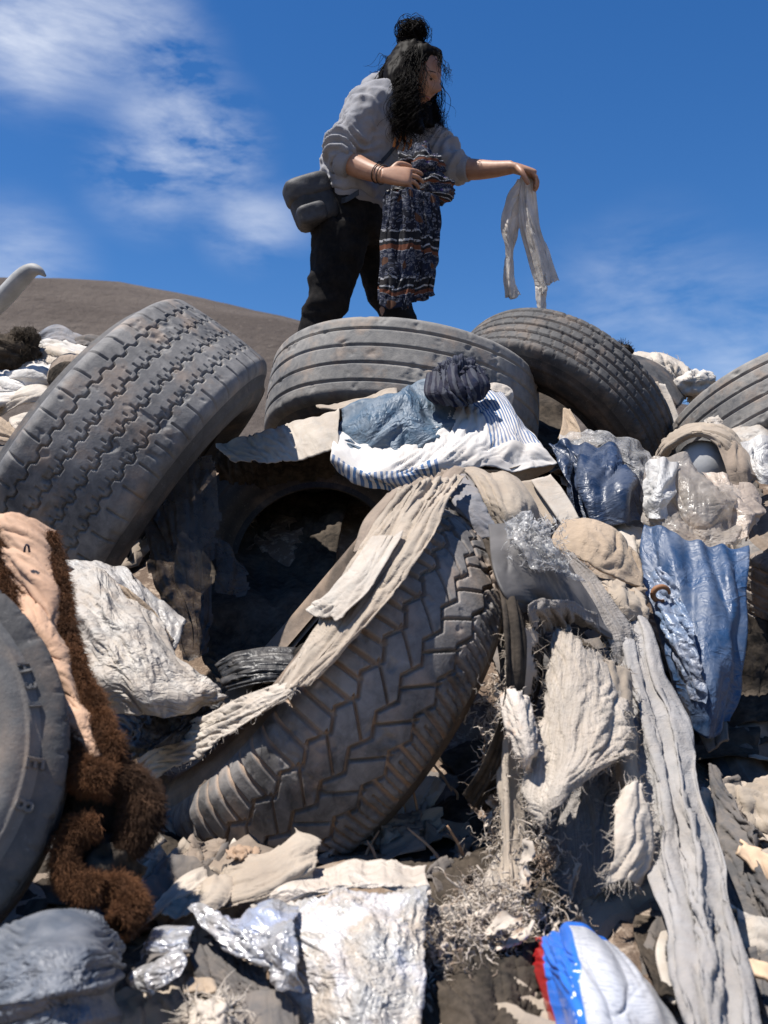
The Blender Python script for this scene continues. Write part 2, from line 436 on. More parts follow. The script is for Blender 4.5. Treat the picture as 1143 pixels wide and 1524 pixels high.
ml = wn('ShaderNodeMath', operation='MULTIPLY'); L.new(mr.outputs[0], ml.inputs[0]); L.new(mask, ml.inputs[1])
mc = wn('ShaderNodeMath', operation='MINIMUM'); L.new(ml.outputs[0], mc.inputs[0]); mc.inputs[1].default_value = .8
mx = wn('ShaderNodeMix', data_type='RGBA'); L.new(mc.outputs[0], mx.inputs[0]); L.new(sky.outputs[0], mx.inputs[6]); mx.inputs[7].default_value = (7.6, 7.9, 8.4, 1)
hs = wn('ShaderNodeHueSaturation'); hs.inputs['Saturation'].default_value = 1.33; L.new(sky.outputs[0], hs.inputs['Color']); L.new(hs.outputs[0], mx.inputs[6])
L.new(mx.outputs[2], bg.inputs['Color'])
sc.view_settings.view_transform = 'Standard'; sc.view_settings.look = 'None'; sc.view_settings.exposure = .82; sc.view_settings.gamma = 1.
sc.cycles.max_bounces = 6; sc.cycles.transparent_max_bounces = 12
try: sc.cycles.use_denoising = True
except Exception: pass
# ---------------------------------------------------------------- ground and hill
_gy = [-400, -6, -1.5, 0]; _gz = [0, 0, .1, .3]
for py, off in ((1524, .16), (1400, .2), (1250, .28), (1100, .32), (950, .34), (800, .36), (700, .36)):
    q = P(571, py, Dp(py) + off); _gy.append(q[1]); _gz.append(q[2])
_gy += [3.75, 4.4, 5.5, 8, 12, 18, 60, 3000]; _gz += [1.58, 1.6, 1.5, 1.2, .7, .3, .2, .2]
def ground_z(x, y):
    z = np.interp(y, _gy, _gz)
    e = np.clip((np.abs(x) - 3.2) / 6, 0, 1); e = e * e * (3 - 2 * e)
    return z * (1 - .75 * e)
def _axis(fine0, fine1, step, far):
    a = [0.]; s = step
    while a[-1] < far:
        s *= 1.22; a.append(a[-1] + s)
    a = np.array(a[1:])
    return np.concatenate([fine0 - a[::-1], np.arange(fine0, fine1 + step / 2, step), fine1 + a])
gx = _axis(-2.6, 2.6, .028, 2500); gyy = _axis(.3, 5.2, .028, 2500)
X, Y = np.meshgrid(gx, gyy); Z = ground_z(X, Y)
near = np.exp(-((X / 6) ** 2 + ((Y - 3) / 7) ** 2))
Z = Z + near * (.045 * fbm(np.stack([X * 3, Y * 3, X * 0], -1), 3, 5) + .012 * fbm(np.stack([X * 16, Y * 16, X * 0], -1), 8, 3)) + (1 - near) * .1 * fbm(np.stack([X * .3, Y * .3, X * 0], -1), 5, 3)
def ground_at(x, y): return float(ground_z(np.array(x), np.array(y)))
k = NT('sandy_soil'); o = k.co('Object')
c = k.mix(k.ramp(k.noise(o, 2.2, 6, .6), .35, .65), (.10, .072, .055), (.20, .145, .105))
c = k.mix(k.ramp(k.noise(o, 40, 5, .65), .5, .72), c, (.36, .29, .23))
k.set(c, .95, .15); k.bump(k.math('ADD', k.noise(o, 18, 6, .65), k.math('MULTIPLY', k.noise(o, 90, 4, .6), .5)), .6, .02)
tag(add('ground', mesh_data('ground', np.stack([X, Y, Z], -1), gridF(len(gyy), len(gx))), k.m), 'sandy brown desert ground under the rubbish heap', 'ground', kind='structure')
# hill
hx = np.linspace(-160, 220, 200); hy = np.linspace(28, 190, 120)
X, Y = np.meshgrid(hx, hy)
ridge_px = [-900, -300, 0, 130, 250, 330, 370, 450, 560, 700, 900, 1143, 1800]; ridge_py = [505, 432, 416, 424, 436, 452, 468, 490, 520, 560, 610, 650, 720]
yr = 75.
hs.inputs['Hue'].default_value = .507
rx = [P(a, b, yr)[0] for a, b in zip(ridge_px, ridge_py)]; rz = [P(a, b, yr)[2] for a, b in zip(ridge_px, ridge_py)]
H = np.interp(X, rx, rz)
k_ = np.ones(9) / 9; H = np.apply_along_axis(lambda r: np.convolve(np.pad(r, 4, 'edge'), k_, 'valid'), 1, H)
t = np.where(Y < yr, np.clip((Y - 28) / (yr - 28), 0, 1), np.clip((190 - Y) / 115, 0, 1)); t = t ** 1.15
Z = -.6 + (H + .6) * np.sin(t * math.pi / 2) ** 1.1 + .35 * fbm(np.stack([X * .12, Y * .12, X * 0], -1), 2, 5)
k = NT('hill_soil'); o = k.co('Object')
c = k.mix(k.ramp(k.noise(k.co('Object', (.6, 1, 1.6)), .16, 7, .62), .38, .64), (.068, .056, .049), (.102, .085, .074))
c = k.mix(k.ramp(k.noise(o, 2.2, 5, .7), .6, .75), c, (.155, .13, .112)); c = k.mix(k.ramp(k.noise(o, .9, 6, .7), .60, .70), c, (.05, .042, .037))
k.set(c, 1., .1); k.bump(k.noise(o, 1.4, 7, .65), .8, .5)
tag(add('hill', mesh_data('hill', np.stack([X, Y, Z], -1), gridF(len(hy), len(hx))), k.m), 'bare grey brown desert hill behind the heap', 'hill', kind='structure')
# ---------------------------------------------------------------- tyres
def tri(x): return np.abs(((x) % 1.) * 2 - 1)           # 1..0..1 triangle
def gr(d, w): return np.clip(2.2 - np.abs(d) / w * 2.2, 0, 1)   # groove profile, 1 in the bed, w half width
def pat_block(s, a, W):       # block tread with wavy grooves and shoulder slits
    x = a * W / 2; g = np.zeros_like(s)
    for i, c in enumerate((-.56, -.2, .17, .53)):
        off = .0055 * np.clip(2.2 * np.sin(s * 2 * math.pi / .046 + i * 1.3), -1, 1)
        g = np.maximum(g, gr(x - c * W / 2 - off, .0034))
    sh = np.abs(a) > .64
    g = np.maximum(g, np.where(sh, gr(((s + .012 * np.sign(a)) % .062) - .031, .0030) * .9, 0))
    rib = (np.abs(a) < .54)
    cell = np.floor((a + 1) / .37)
    g = np.maximum(g, np.where(rib, gr(((s + cell * .013) % .026) - .013, .0026) * (np.abs(((a + 1) / .37) % 1 - .5) > .26) * .65, 0))
    return g
def pat_rib(s, a, W):          # worn tread, straight grooves only
    x = a * W / 2; g = np.zeros_like(s)
    for c in (-.62, -.22, .2, .6):
        g = np.maximum(g, gr(x - c * W / 2 + .001 * np.sin(s * 9), .0045))
    wear = .5 + .5 * vn(np.stack([s * 6, a * 2, s * 0], -1), 4)
    return g * (.6 + .4 * wear)
def pat_grid(s, a, W):         # straight grooves with cross slits
    x = a * W / 2; g = np.zeros_like(s)
    for c in (-.66, -.33, 0, .33, .66):
        g = np.maximum(g, gr(x - c * W / 2, .0052))
    cell = np.floor((a + .99) / .33)
    g = np.maximum(g, gr(((s + cell * .017 + x * .25) % .042) - .021, .0022) * np.where(np.abs(a) > .95, 0, .6))
    return g
def pat_lug(s, a, W):          # big shoulder lugs, zigzag grooves, stepped blocks
    x = a * W / 2; g = np.zeros_like(s); p = .072
    for i, c in enumerate((-.46, -.02, .42)):
        z = (tri(s / p + i * .5) - .5) * .020
        g = np.maximum(g, gr(x - c * W / 2 - z, .0040))
    bend_ = .02 * np.abs(a + .46)
    l = np.where(a < -.46, gr(((s + bend_) % (p / 2)) - p / 4, .0050), 0)
    l = np.maximum(l, np.where((a < -.56) & (a > -.93), gr(((s + bend_ + p / 4) % (p / 2)) - p / 4, .0026) * .7, 0))
    r = np.where(a > .42, gr(((s + .03) % (p / 2)) - p / 4, .0048), 0)
    m = np.where((a > -.46) & (a < -.02), gr(((s + x * .9 + .02) % p) - p / 2, .0036), 0)
    m2 = np.where((a > -.02) & (a < .42), gr(((s - x * .9 + .05) % p) - p / 2, .0036), 0)
    g = np.maximum.reduce([g, l, r, m, m2])
    return g
def basis(axis, hint=(0, 0, 1)):
    a = np.asarray(axis, float); a /= np.linalg.norm(a)
    h = np.asarray(hint, float); e1 = h - a * (h @ a)
    if np.linalg.norm(e1) < 1e-3: e1 = np.cross(a, [1., 0, 0])
    e1 /= np.linalg.norm(e1); return a, e1, np.cross(a, e1)
def make_tyre(label, c, axis, R=.5, W=.29, bead=.57, pat=pat_rib, gd=.011, mat=None, mat2=None, na=520, nt=84, spin=0., squash=0., seed=0, letters=None, liner=None, crown=.06, notch=0):
    t = root('tyre', label, 'tyre', c, 'old tyres in the heap')
    a, e1, e2 = basis(axis)
    M = np.stack([e1, e2, a], 1)         # local (x,y,z=axis) -> world
    th = np.linspace(0, 2 * math.pi, na, endpoint=False)
    def wob(V):
        x, y, z = V[..., 0], V[..., 1], V[..., 2]; ang = np.arctan2(y, x)
        k = 1 + squash * np.cos(2 * (ang - spin)) + .006 * np.sin(3 * ang + seed)
        zz = z + .012 * np.sin(2 * ang + seed * 1.7) * np.hypot(x, y) / R
        return np.stack([x * k, y * k, zz], -1) @ M.T
    def part(name, prof_a, prof_r, m, disp=None, dust=None, n=None, parent=t):
        n = n or na; tt = np.linspace(0, 2 * math.pi, n, endpoint=False)
        A, T = np.meshgrid(prof_a, tt); Rr, _ = np.meshgrid(prof_r, tt)
        if disp is not None: Rr = Rr - disp
        V = np.stack([Rr * np.cos(T + spin), Rr * np.sin(T + spin), A], -1)
        g = (dust if dust is not None else np.zeros_like(A))
        o = add(name, mesh_data(name, wob(V), gridF(n, len(prof_a), wrapv=True), uv=np.stack([T * R, A], -1).reshape(-1, 2), attrs={'groove': g.ravel()}), m, parent)
        return o
    # tread, curved over the shoulders
    u = np.linspace(-1, 1, nt); pa = np.sign(u) * np.minimum(np.abs(u), 1) * W / 2
    sh = np.clip((np.abs(u) - .80) / .2, 0, 1)
    pr = R - crown * W / 2 * u ** 2 - .040 * (1 - np.sqrt(np.clip(1 - sh ** 2 * .96, 0, 1)))
    rs_ = R - crown * W / 2 - .032
    S, U = np.meshgrid(th * R, u, indexing='ij')
    G = pat(S, U, W) * (1 - np.clip((np.abs(U) - .96) / .04, 0, 1))
    chip = np.clip(fbm(np.stack([S * 30, U * 4, S * 0], -1), seed, 3) - .55, 0, 1) * .008
    part('tread', pa, pr, mat, G * gd + chip, G)
    # sidewalls, with ridges
    r0 = bead * R
    for sgn in (-1, 1):
        q = np.linspace(0, 1, 26); rr = pr[0] + (r0 - pr[0]) * q
        ax = W / 2 + .085 * W * np.sin(np.clip(q * 1.25, 0, 1) * math.pi) - .10 * W * np.clip((q - .55) / .45, 0, 1) ** 1.5
        ax = ax + .0045 * (np.exp(-((q - .16) / .018) ** 2) + np.exp(-((q - .78) / .02) ** 2) + np.exp(-((q - .86) / .016) ** 2))
        if sgn > 0: order = slice(None)
        else: order = slice(None, None, -1)
        s_ = part('sidewall', (sgn * ax)[order], rr[order], mat2 or mat, n=200, dust=np.tile((.15 * np.sin(q * 9) ** 2)[order], (200, 1)))
        if letters and sgn > 0:
            vs = []
            for ch, ang, hgt, rad in letters:
                cu = bpy.data.curves.new('letter', 'FONT'); cu.body = ch; cu.size = hgt; cu.extrude = .0025; cu.bevel_depth = .0008; cu.align_x = 'CENTER'; cu.align_y = 'CENTER'
                ob = bpy.data.objects.new('tmp', cu); COL.objects.link(ob); dg = bpy.context.evaluated_depsgraph_get()
                me = bpy.data.meshes.new_from_object(ob.evaluated_get(dg)); bpy.data.objects.remove(ob)
                vv = np.empty(len(me.vertices) * 3, np.float32); me.vertices.foreach_get('co', vv); vv = vv.reshape(-1, 3)
                ff = [tuple(p.vertices) for p in me.polygons]
                aa = ang + spin; axr = np.interp(rad, rr[::-1], ax[::-1])
                ro = rad + vv[:, 1]; tang = vv[:, 0]
                x = ro * math.cos(aa) + tang * math.sin(aa); y = ro * math.sin(aa) - tang * math.cos(aa)
                axv = np.interp(ro, rr[::-1], ax[::-1])
                vs.append((wob(np.stack([x, y, axv + vv[:, 2] + .001], -1)), ff))
            for v, f in vs:
                me = bpy.data.meshes.new('letter'); me.from_pydata(v.tolist(), [], f); me.update()
                add('letter', me, mat2 or mat, s_)
    # inside of the carcass: beads turning into the liner
    q = np.linspace(-1, 1, 30); ax = W / 2 * 1.0 * q
    ri = R - .035 - (R - .035 - r0) * np.clip(np.abs(q), 0, 1) ** 5
    axl = np.where(np.abs(q) > .99, np.sign(q) * W / 2 * .9, ax * .93)
    part('inner_liner', axl[::-1], ri[::-1], liner or mat2 or mat, n=160)
    return t
rb_grey = rubber('rubber_grey_dusty', (.055, .056, .06), (.25, .24, .23), .9, groove=.1)
rb_worn = rubber('rubber_worn_smooth', (.075, .075, .077), (.25, .235, .215), .9, groove=.3)
rb_dark = rubber('rubber_dark', (.035, .035, .037), (.14, .135, .13), .6, groove=.2)
rb_sand = rubber('rubber_sandy', (.045, .043, .042), (.27, .25, .235), .9, (.40, .285, .205), 1.25)
rb_sandw = rubber('rubber_sandy_wall', (.07, .058, .048), (.25, .19, .145), .75, (.40, .29, .205))
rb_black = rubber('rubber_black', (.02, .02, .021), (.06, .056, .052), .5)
A_ = make_tyre('large grey tyre with wavy block tread leaning behind the fur trimmed jacket', P(172, 712, 2.66), cv(.80, -.57, -.10), R=.5, W=.31, pat=pat_block, gd=.0075, mat=rb_grey, mat2=rb_dark, na=1300, nt=150, seed=1)
B_ = make_tyre('worn smooth grey tyre lying at the top of the heap before the person', P(597, 622, 3.3), cv(.09, .93, -.33), R=.455, W=.28, pat=pat_rib, gd=.008, mat=rb_worn, mat2=rb_dark, seed=2)
aC = cv(-.52, -.69, .5)
C_ = make_tyre('dark tyre with fine block tread leaning right of the smooth tyre, under the white rag', P(796, 668, 3.4) - aC * .12, aC, R=.43, W=.22, pat=pat_grid, gd=.008, mat=rb_dark, mat2=rb_black, na=640, seed=3)
D_ = make_tyre('smooth grooved tyre cut by the right edge of the photo, high on the heap', P(1200, 660, 3.2), cv(-.12, .82, -.5), R=.44, W=.24, pat=pat_rib, gd=.007, mat=rb_worn, mat2=rb_black, seed=4)
E_ = make_tyre('big front tyre with chunky lug tread and sand packed in its grooves', P(498, 1030, 2.02), cv(-.70, .585, .075), R=.45, W=.26, pat=pat_lug, gd=.015, mat=rb_sand, mat2=rb_sandw, na=1300, nt=150, seed=5, crown=.27, liner=rb_black)
F_ = make_tyre('tyre seen flat on its lettered sidewall at the lower left edge', P(-262, 1145, 1.28), cv(.28, .42, .86), R=.305, W=.19, pat=pat_grid, gd=.006, mat=rb_dark, mat2=rubber('rubber_side_grey', (.07, .071, .073), (.19, .183, .175), .7), seed=6, bead=.6,
    letters=[('E', 4.62, .030, .262), ('8', 4.42, .030, .262), ('3', 5.0, .02, .262), ('H', 5.10, .02, .262), ('I', 4.9, .02, .262)])
G_ = make_tyre('brown dusty tyre lying flat at the right edge below the blue tarp', P(1300, 1205, 2.05), cv(-.05, .93, .30), R=.34, W=.20, pat=pat_grid, gd=.008, mat=rb_dark, mat2=rb_sandw, seed=7)
I_ = make_tyre('tan dusty tyre lying flat at the right edge beside the clear plastic', P(1287, 835, 2.6), cv(-.1, .92, .36), R=.34, W=.20, pat=pat_grid, gd=.008, mat=rb_sand, mat2=rb_sandw, seed=8)
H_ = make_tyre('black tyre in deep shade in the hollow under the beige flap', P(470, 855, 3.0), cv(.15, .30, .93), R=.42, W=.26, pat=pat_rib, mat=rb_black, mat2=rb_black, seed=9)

def DE(px, py, off=.03):
    "depth just in front of the front tyre's upper left shoulder"
    t = max(-1., min(1., ((px - 447) * .70 - (py - 968) * .72) / 345.))
    w = -((px - 475) * .71 + (py - 995) * .70) - 40 * (t * t)
    return 2.0 - .43 * math.sqrt(1 - t * t) + .0022 * max(0., w) - off * .6
# ---------------------------------------------------------------- fabrics and plastics
f_white = lambda: fabric('white_cotton_dusty', (.60, .575, .54), .5)
f_cream = lambda: fabric('cream_cotton', (.49, .445, .39), .5)
f_beige = lambda: fabric('beige_twill', (.385, .33, .27), .5, weave=500, wst=.35)
f_tan = lambda: fabric('tan_felt', (.37, .285, .205), .5, weave=350, wst=.5)
f_khaki = lambda: fabric('khaki_canvas', (.33, .28, .225), .45, weave=600)
f_brown = lambda: fabric('brown_grey_jacket', (.23, .185, .15), .45)
f_grey = lambda: fabric('grey_jersey', (.31, .30, .295), .25, weave=420, wst=.7, wamp=.18)
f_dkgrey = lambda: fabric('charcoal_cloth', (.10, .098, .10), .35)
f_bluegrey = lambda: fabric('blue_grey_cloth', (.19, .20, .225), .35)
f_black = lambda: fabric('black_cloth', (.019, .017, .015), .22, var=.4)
f_burlap = lambda: fabric('burlap', (.46, .41, .355), .35, weave=230, wst=1., wamp=.3, threads=1.)
f_burlapd = lambda: fabric('grey_sacking', (.27, .255, .245), .25, weave=230, wst=1., wamp=.3, threads=1.)
f_peach = lambda: fabric('peach_lining', (.56, .35, .235), .3, weave=1200, wst=.2, rough=.7)
f_navy = lambda: fabric('navy_cloth', (.012, .019, .045), .1, stripes=(16., (.05, .058, .078), 'X'), var=.3)
p_blue = lambda: plastic('blue_tarp', (.022, .066, .16), .38, .42, .12, wr=.1, wrk=8., wamp=.45, dcol=(.20, .22, .26))
p_navy = lambda: plastic('dark_blue_tarp', (.014, .034, .085), .3, .36, .1, wr=.12, dcol=(.22, .24, .28))
p_slate = lambda: plastic('slate_blue_plastic', (.075, .135, .205), .4, .5, .15, wr=.15, dcol=(.30, .31, .32))
p_clear = lambda: plastic('clear_crinkled_film', (.72, .72, .72), .25, .18, .3, alpha=.38, wr=.25, wsc=45, wrk=14., wamp=.7)
p_milky = lambda: plastic('milky_film', (.66, .60, .54), .4, .25, .45, alpha=.55, wr=.15, wrk=10., wamp=.7)
p_sack = lambda: plastic('dusty_white_sack', (.55, .51, .46), .6, .55, .2, wr=.5)
p_foil = lambda: plastic('silver_white_foil', (.60, .61, .64), .4, .2, .03, metal=.4, wr=.12, col2=(.40, .45, .58), wrk=11., wamp=.8)
p_woven = lambda: plastic('white_woven_sack', (.50, .485, .465), .85, .3, .03, metal=.15, wr=.15, wsc=60, col2=(.54, .54, .57), wrk=22., wamp=.45, dcol=(.37, .295, .225))
p_greybag = lambda: plastic('blue_grey_bag', (.12, .14, .175), .4, .45, .15, wr=.12, dcol=(.32, .31, .31))
p_black = lambda: plastic('black_bin_bag', (.016, .016, .017), .3, .45, .0, wr=.2, dcol=(.20, .18, .165))
p_sheer = lambda: plastic('sheer_dark_film', (.045, .04, .037), .3, .6, .15, alpha=.75, wr=.4, dcol=(.2, .17, .14))
TH = {}
def patchobj(name, X, F, uv, mat, th, parent=None):
    o = add(name, mesh_data(name, X, F, uv), mat, parent)
    if th:
        th *= .5
        s = o.modifiers.new('thickness', 'SOLIDIFY'); s.thickness = th; s.offset = 0
    return o
def item(name, label, cat, rows, mat, absd=True, near=0., th=.003, fray=None, extra=(), group=None, parts=(), **kw):
    "one cloth; fray=(n,len,rad) adds threads; parts = [(name, rows, mat, kw)] are child cloths"
    C_ = net(rows, absd)
    if near: C_ = CAM + (C_ - CAM) * ((np.linalg.norm(C_ - CAM, axis=-1, keepdims=True) - near) / np.linalg.norm(C_ - CAM, axis=-1, keepdims=True))
    X, F, uv = cloth(C_, **kw)
    pieces = [(X, F, uv)]
    for r2, k2 in extra:
        pieces.append(cloth(net(r2, absd), **k2))
    V, FF, U = join(pieces) if len(pieces) > 1 else (X, F, uv)
    o = patchobj(name, V, FF, U, mat, th)
    tag(o, label, cat, group)
    if fray:
        c = edge_strands(X, F, fray[0], fray[1], fray[2], kw.get('seed', 0) + 3)
        add('frayed_threads', mesh_data('frayed_threads', *c), mat, o)
    for nm, r2, m2, k2 in parts:
        k2 = dict(k2); t2 = k2.pop('th', th)
        patchobj(nm, *cloth(net(r2, absd), **k2), m2, t2, o)
    return o
SOFT = dict(ex=(.16, .06), wl=.05, an=(1., .28))
CRISP = dict(ex=(.06, .06), wl=.06, an=(1., .7), crease=.8, bend=.002, amp=.45)
LONG = dict(ex=(.38, .03), wl=.032, an=(1., .07), amp=.45, bend=.005)
# ---- the flap, bag and striped cloth on the smooth tyre
item('beige_flap', 'beige jacket flap over the hollow left of the slate blue plastic', 'cloth',
     '322,660,2.84 400,640,2.82 455,622,2.8 508,608,2.78|330,672,2.76 405,662,2.74 460,645,2.72 502,634,2.7|345,686,2.70 420,686,2.68 470,678,2.66 500,666,2.64', f_cream(), near=.06, seed=11, th=.004, **SOFT)
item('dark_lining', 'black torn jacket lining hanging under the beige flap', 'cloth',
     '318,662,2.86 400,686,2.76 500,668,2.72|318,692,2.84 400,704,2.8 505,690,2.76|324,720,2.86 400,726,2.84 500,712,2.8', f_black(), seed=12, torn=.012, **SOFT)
item('folded_waistband', 'grey brown folded waistband lying on the smooth tyre', 'cloth',
     '470,606,2.82 530,594,2.80 585,578,2.78|480,611,2.79 540,600,2.77 590,588,2.75', f_beige(), seed=13, th=.012, ex=(.08, .02), wl=.05)
item('slate_plastic', 'slate blue crumpled plastic sheet on the white striped cloth', 'plastic sheet',
     '512,612,2.74 560,590,2.71 600,572,2.70 628,570,2.70 690,604,2.70|498,640,2.67 555,640,2.60 600,612,2.60 650,620,2.60 694,628,2.64|498,658,2.62 545,668,2.56 600,660,2.56 650,648,2.57 690,640,2.61|520,652,2.6 560,690,2.54 600,690,2.54 645,668,2.55 684,650,2.60', p_slate(), seed=14, th=.002, **CRISP)
k = NT('white_blue_striped'); uv = k.co('UV'); o_ = k.co('Object')
sep = k.new('ShaderNodeSeparateXYZ', i_Vector=uv)
wv = k.new('ShaderNodeTexWave', i_Vector=uv, i_Scale=23., i_Distortion=.7, bands_direction='X')
st = k.ramp(wv.outputs['Fac'], .50, .58)
mk_ = k.math('MAXIMUM', k.math('MULTIPLY', k.math('GREATER_THAN', sep.outputs[0], .40), k.math('LESS_THAN', sep.outputs[1], .225)), k.math('MULTIPLY', k.math('GREATER_THAN', sep.outputs[1], .212), k.math('LESS_THAN', sep.outputs[0], .27)))
c = k.mix(k.math('MULTIPLY', st, mk_), (.47, .45, .43), (.05, .115, .24))
c = k.mix(k.math('MULTIPLY', k.ramp(k.noise(o_, 8, 5, .65), .48, .7), .35), c, (.50, .42, .34))
k.set(c, .9, .2); k.bump(k.noise(uv, 900, 2), .2, .003); STRIPE = k.m
item('striped_cloth', 'white cloth with blue stripes draped over the front of the smooth tyre', 'cloth',
     '500,642,2.66 570,648,2.63 640,632,2.64 690,598,2.70 728,582,2.74 748,584,2.76|496,664,2.56 570,680,2.50 640,668,2.52 705,636,2.58 750,618,2.62 780,630,2.64|494,682,2.50 560,708,2.44 630,692,2.46 710,672,2.50 765,662,2.52 806,666,2.53|497,698,2.52 575,734,2.46 640,714,2.47 715,697,2.48 770,695,2.48 828,688,2.50', STRIPE, seed=15, th=.003, ex=(.10, .08), wl=.11, an=(1, .6), crease=.4)
item('cloth_underside', 'beige turned up edge hanging below the striped cloth', 'cloth',
     '690,700,2.50 760,698,2.50 828,690,2.51|700,706,2.53 765,712,2.53 822,703,2.54|720,712,2.58 775,722,2.57 800,716,2.58', f_khaki(), seed=16, ex=(.06, .03), wl=.09)
b = join([blob(P(684, 566, 2.66), (.062, .05, .050), 17, 3.2, .5, 64, rid=.7), cloth(net('636,556,2.66 670,545,2.62 715,548,2.62|632,585,2.62 675,578,2.56 728,572,2.60|645,600,2.62 690,602,2.56 722,592,2.62', True), seed=18, ex=(.6, .1), wl=.035, an=(1, .2), amp=.4)])
tag(patchobj('navy_bundle', *b, f_navy(), 0), 'navy ruffled pinstriped bundle sitting on top of the striped cloth', 'cloth')
item('pale_strap', 'cream padded strap looped on the smooth tyre behind the striped cloth', 'strap',
     '716,578,2.74 740,570,2.76 764,584,2.78 758,606,2.76|716,588,2.72 738,584,2.73 752,592,2.74 748,608,2.73', f_cream(), seed=19, th=.014, ex=(.03, .02), wl=.05, cell=.008)
# ---- fabrics draped down the front tyre
def pleat(ed, n, amp, k1, k2, wob=.028):
    "edge list (xl, xr, y, depth) -> rows with running pleats that drift along the length"
    return [[(xl + (xr - xl) * (q / (n - 1.) + wob * math.sin(q * 2.1 + r * .9)), yy + (yr - yy) * q / (n - 1.), dd_ - amp * (1 + math.sin(q * k1 + .6 * math.sin(r * .8 + q * .3) + r * k2)) - .010 * math.sin(math.pi * q / (n - 1.))) for q in range(n)] for r, (xl, yy, xr, yr, dd_) in enumerate(ed)]
def rE(t, off): return [[(float(a), float(b), DE(float(a), float(b), off + float(c))) for a, b, c in (w.split(',') for w in r.split())] for r in t.split('|')]
def onE(rows, off): return [[(x, y, DE(x, y, off + o)) for (x, y, o) in r] for r in rows]
item('draped_trousers', 'long beige trouser leg draped down the left side of the front tyre', 'trousers',
     rE('596,730,.07 640,715,.06 692,708,.05|552,785,.05 608,768,.05 662,750,.03|524,835,.05 580,822,.055 630,808,.03|498,880,.05 548,870,.055 598,858,.03|470,925,.05 515,922,.055 560,915,.03|444,968,.05 480,970,.05 512,970,.03|416,1022,.04 440,1022,.04 462,1020,.03', .0), f_beige(), seed=21, th=.003, ex=(.32, .05), wl=.036, an=(1., .16), amp=.4, it=90, bend=.006)
item('trouser_tail', 'short beige cloth tail with a folded end beside the long trouser leg', 'cloth',
     rE('552,800,.08 575,798,.09 602,792,.08|516,850,.09 545,852,.10 570,848,.09|482,888,.09 510,895,.10 538,894,.09|456,908,.09 482,918,.10 508,922,.09', 0.), f_cream(), seed=221, th=.003, ex=(.38, .08), wl=.036, an=(1., .25), amp=.4, bend=.006)
item('grey_sleeve', 'dark grey brown sleeve bunched under the striped cloth left of the beige trouser leg', 'cloth',
     '575,735,2.10 630,708,2.06 690,695,2.04|540,775,2.04 590,765,1.98 640,738,1.95|522,820,1.98 555,815,1.92 600,795,1.9', f_brown(), seed=22, **LONG)
item('light_strap', 'light blue grey strap hanging over the crown of the front tyre', 'strap',
     '655,712,2.12 690,704,2.12|672,735,2.00 708,728,2.00|690,762,1.94 722,754,1.94|712,798,1.90 752,796,1.90', f_bluegrey(), seed=23, th=.005, ex=(.12, .05), wl=.06)
item('khaki_corner', 'khaki jacket corner folded over beside the crown of the front tyre', 'jacket',
     '686,702,2.16 730,704,2.14 765,712,2.14 800,748,2.16|705,718,2.06 745,724,2.02 785,740,2.04 812,775,2.08|722,745,1.99 755,756,1.95 785,768,1.99 800,800,2.05|738,790,1.96 758,800,1.94 775,800,1.97 788,802,2.02', f_khaki(), seed=24, th=.005, ex=(.10, .08), wl=.10)
item('black_fold', 'black fold of cloth between light strap and khaki corner', 'cloth',
     '690,708,2.10 712,730,2.06|712,750,2.00 738,770,1.99|735,800,1.97 790,802,2.06', f_black(), seed=25, **SOFT)
for i, (a_, lb) in enumerate((('790,712,2.42 818,705,2.42|812,740,2.36 842,735,2.36|838,778,2.30 860,772,2.30', 'pale flattened belt slanting down right of the khaki corner'), ('770,716,2.44 800,712,2.44|795,745,2.40 815,742,2.40|815,785,2.34 835,780,2.34', 'dusty grey brown belt half hidden behind the pale flattened belt'))):
    item('belt', lb, 'belt', a_, f_cream() if i == 0 else f_khaki(), seed=26 + i, th=.012, ex=(.03, .02), wl=.08)
item('leather_piece', 'dark grey leather piece with furry white lining right of the front tyre', 'leather',
     '728,778,1.86 780,772,1.88 815,800,1.96 840,832,1.98|738,830,1.72 785,820,1.76 835,845,1.84 880,890,1.90|757,880,1.66 800,868,1.72 850,885,1.80 900,930,1.86|782,912,1.68 820,902,1.74 862,910,1.80 912,950,1.86', simple('grey_leather', (.085, .080, .078), .6, .25, .3, 8, .5), seed=28, th=.009, ex=(.08, .08), wl=.12, bend=.05,
     parts=[('lining', '786,900,1.665 822,892,1.725 860,898,1.79 885,915,1.83|787,918,1.66 822,908,1.72 858,916,1.785 890,940,1.83|800,945,1.70 828,932,1.77 850,928,1.83 880,938,1.87', f_burlapd(), dict(seed=29, ex=(.1, .05), wl=.05, th=.004))])
item('shade_strip', 'black strip standing in for shadow along the right flank of the front tyre', 'cloth',  # added black surface, painted shadow beside the tread
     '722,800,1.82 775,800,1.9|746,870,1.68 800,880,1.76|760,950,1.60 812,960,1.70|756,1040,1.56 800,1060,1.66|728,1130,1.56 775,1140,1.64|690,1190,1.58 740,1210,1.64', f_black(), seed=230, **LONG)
item('leather_edge', 'grey leather strip with white torn edge beside the long grey knit', 'leather',
     '838,830,2.02 852,822,2.03|862,870,1.96 884,860,1.97|880,905,1.90 912,900,1.92|905,952,1.86 936,940,1.88|918,985,1.84 940,1000,1.85', f_burlapd(), seed=30, th=.006, fray=(160, .018, .0011), ex=(.2, .05), wl=.05)
item('crinkled_film', 'sparkling clear crinkled film stuck on the dark grey leather', 'plastic film',
     '752,775,1.84 790,765,1.84 812,785,1.9|762,800,1.77 800,795,1.79 825,818,1.84|782,828,1.73 818,825,1.76 846,850,1.82|798,850,1.71 835,850,1.75 862,872,1.8', p_clear(), seed=31, th=0, ex=(.3, .3), wl=.03, an=(1, .9), crease=.8, bend=.003, amp=.5, cell=.005)
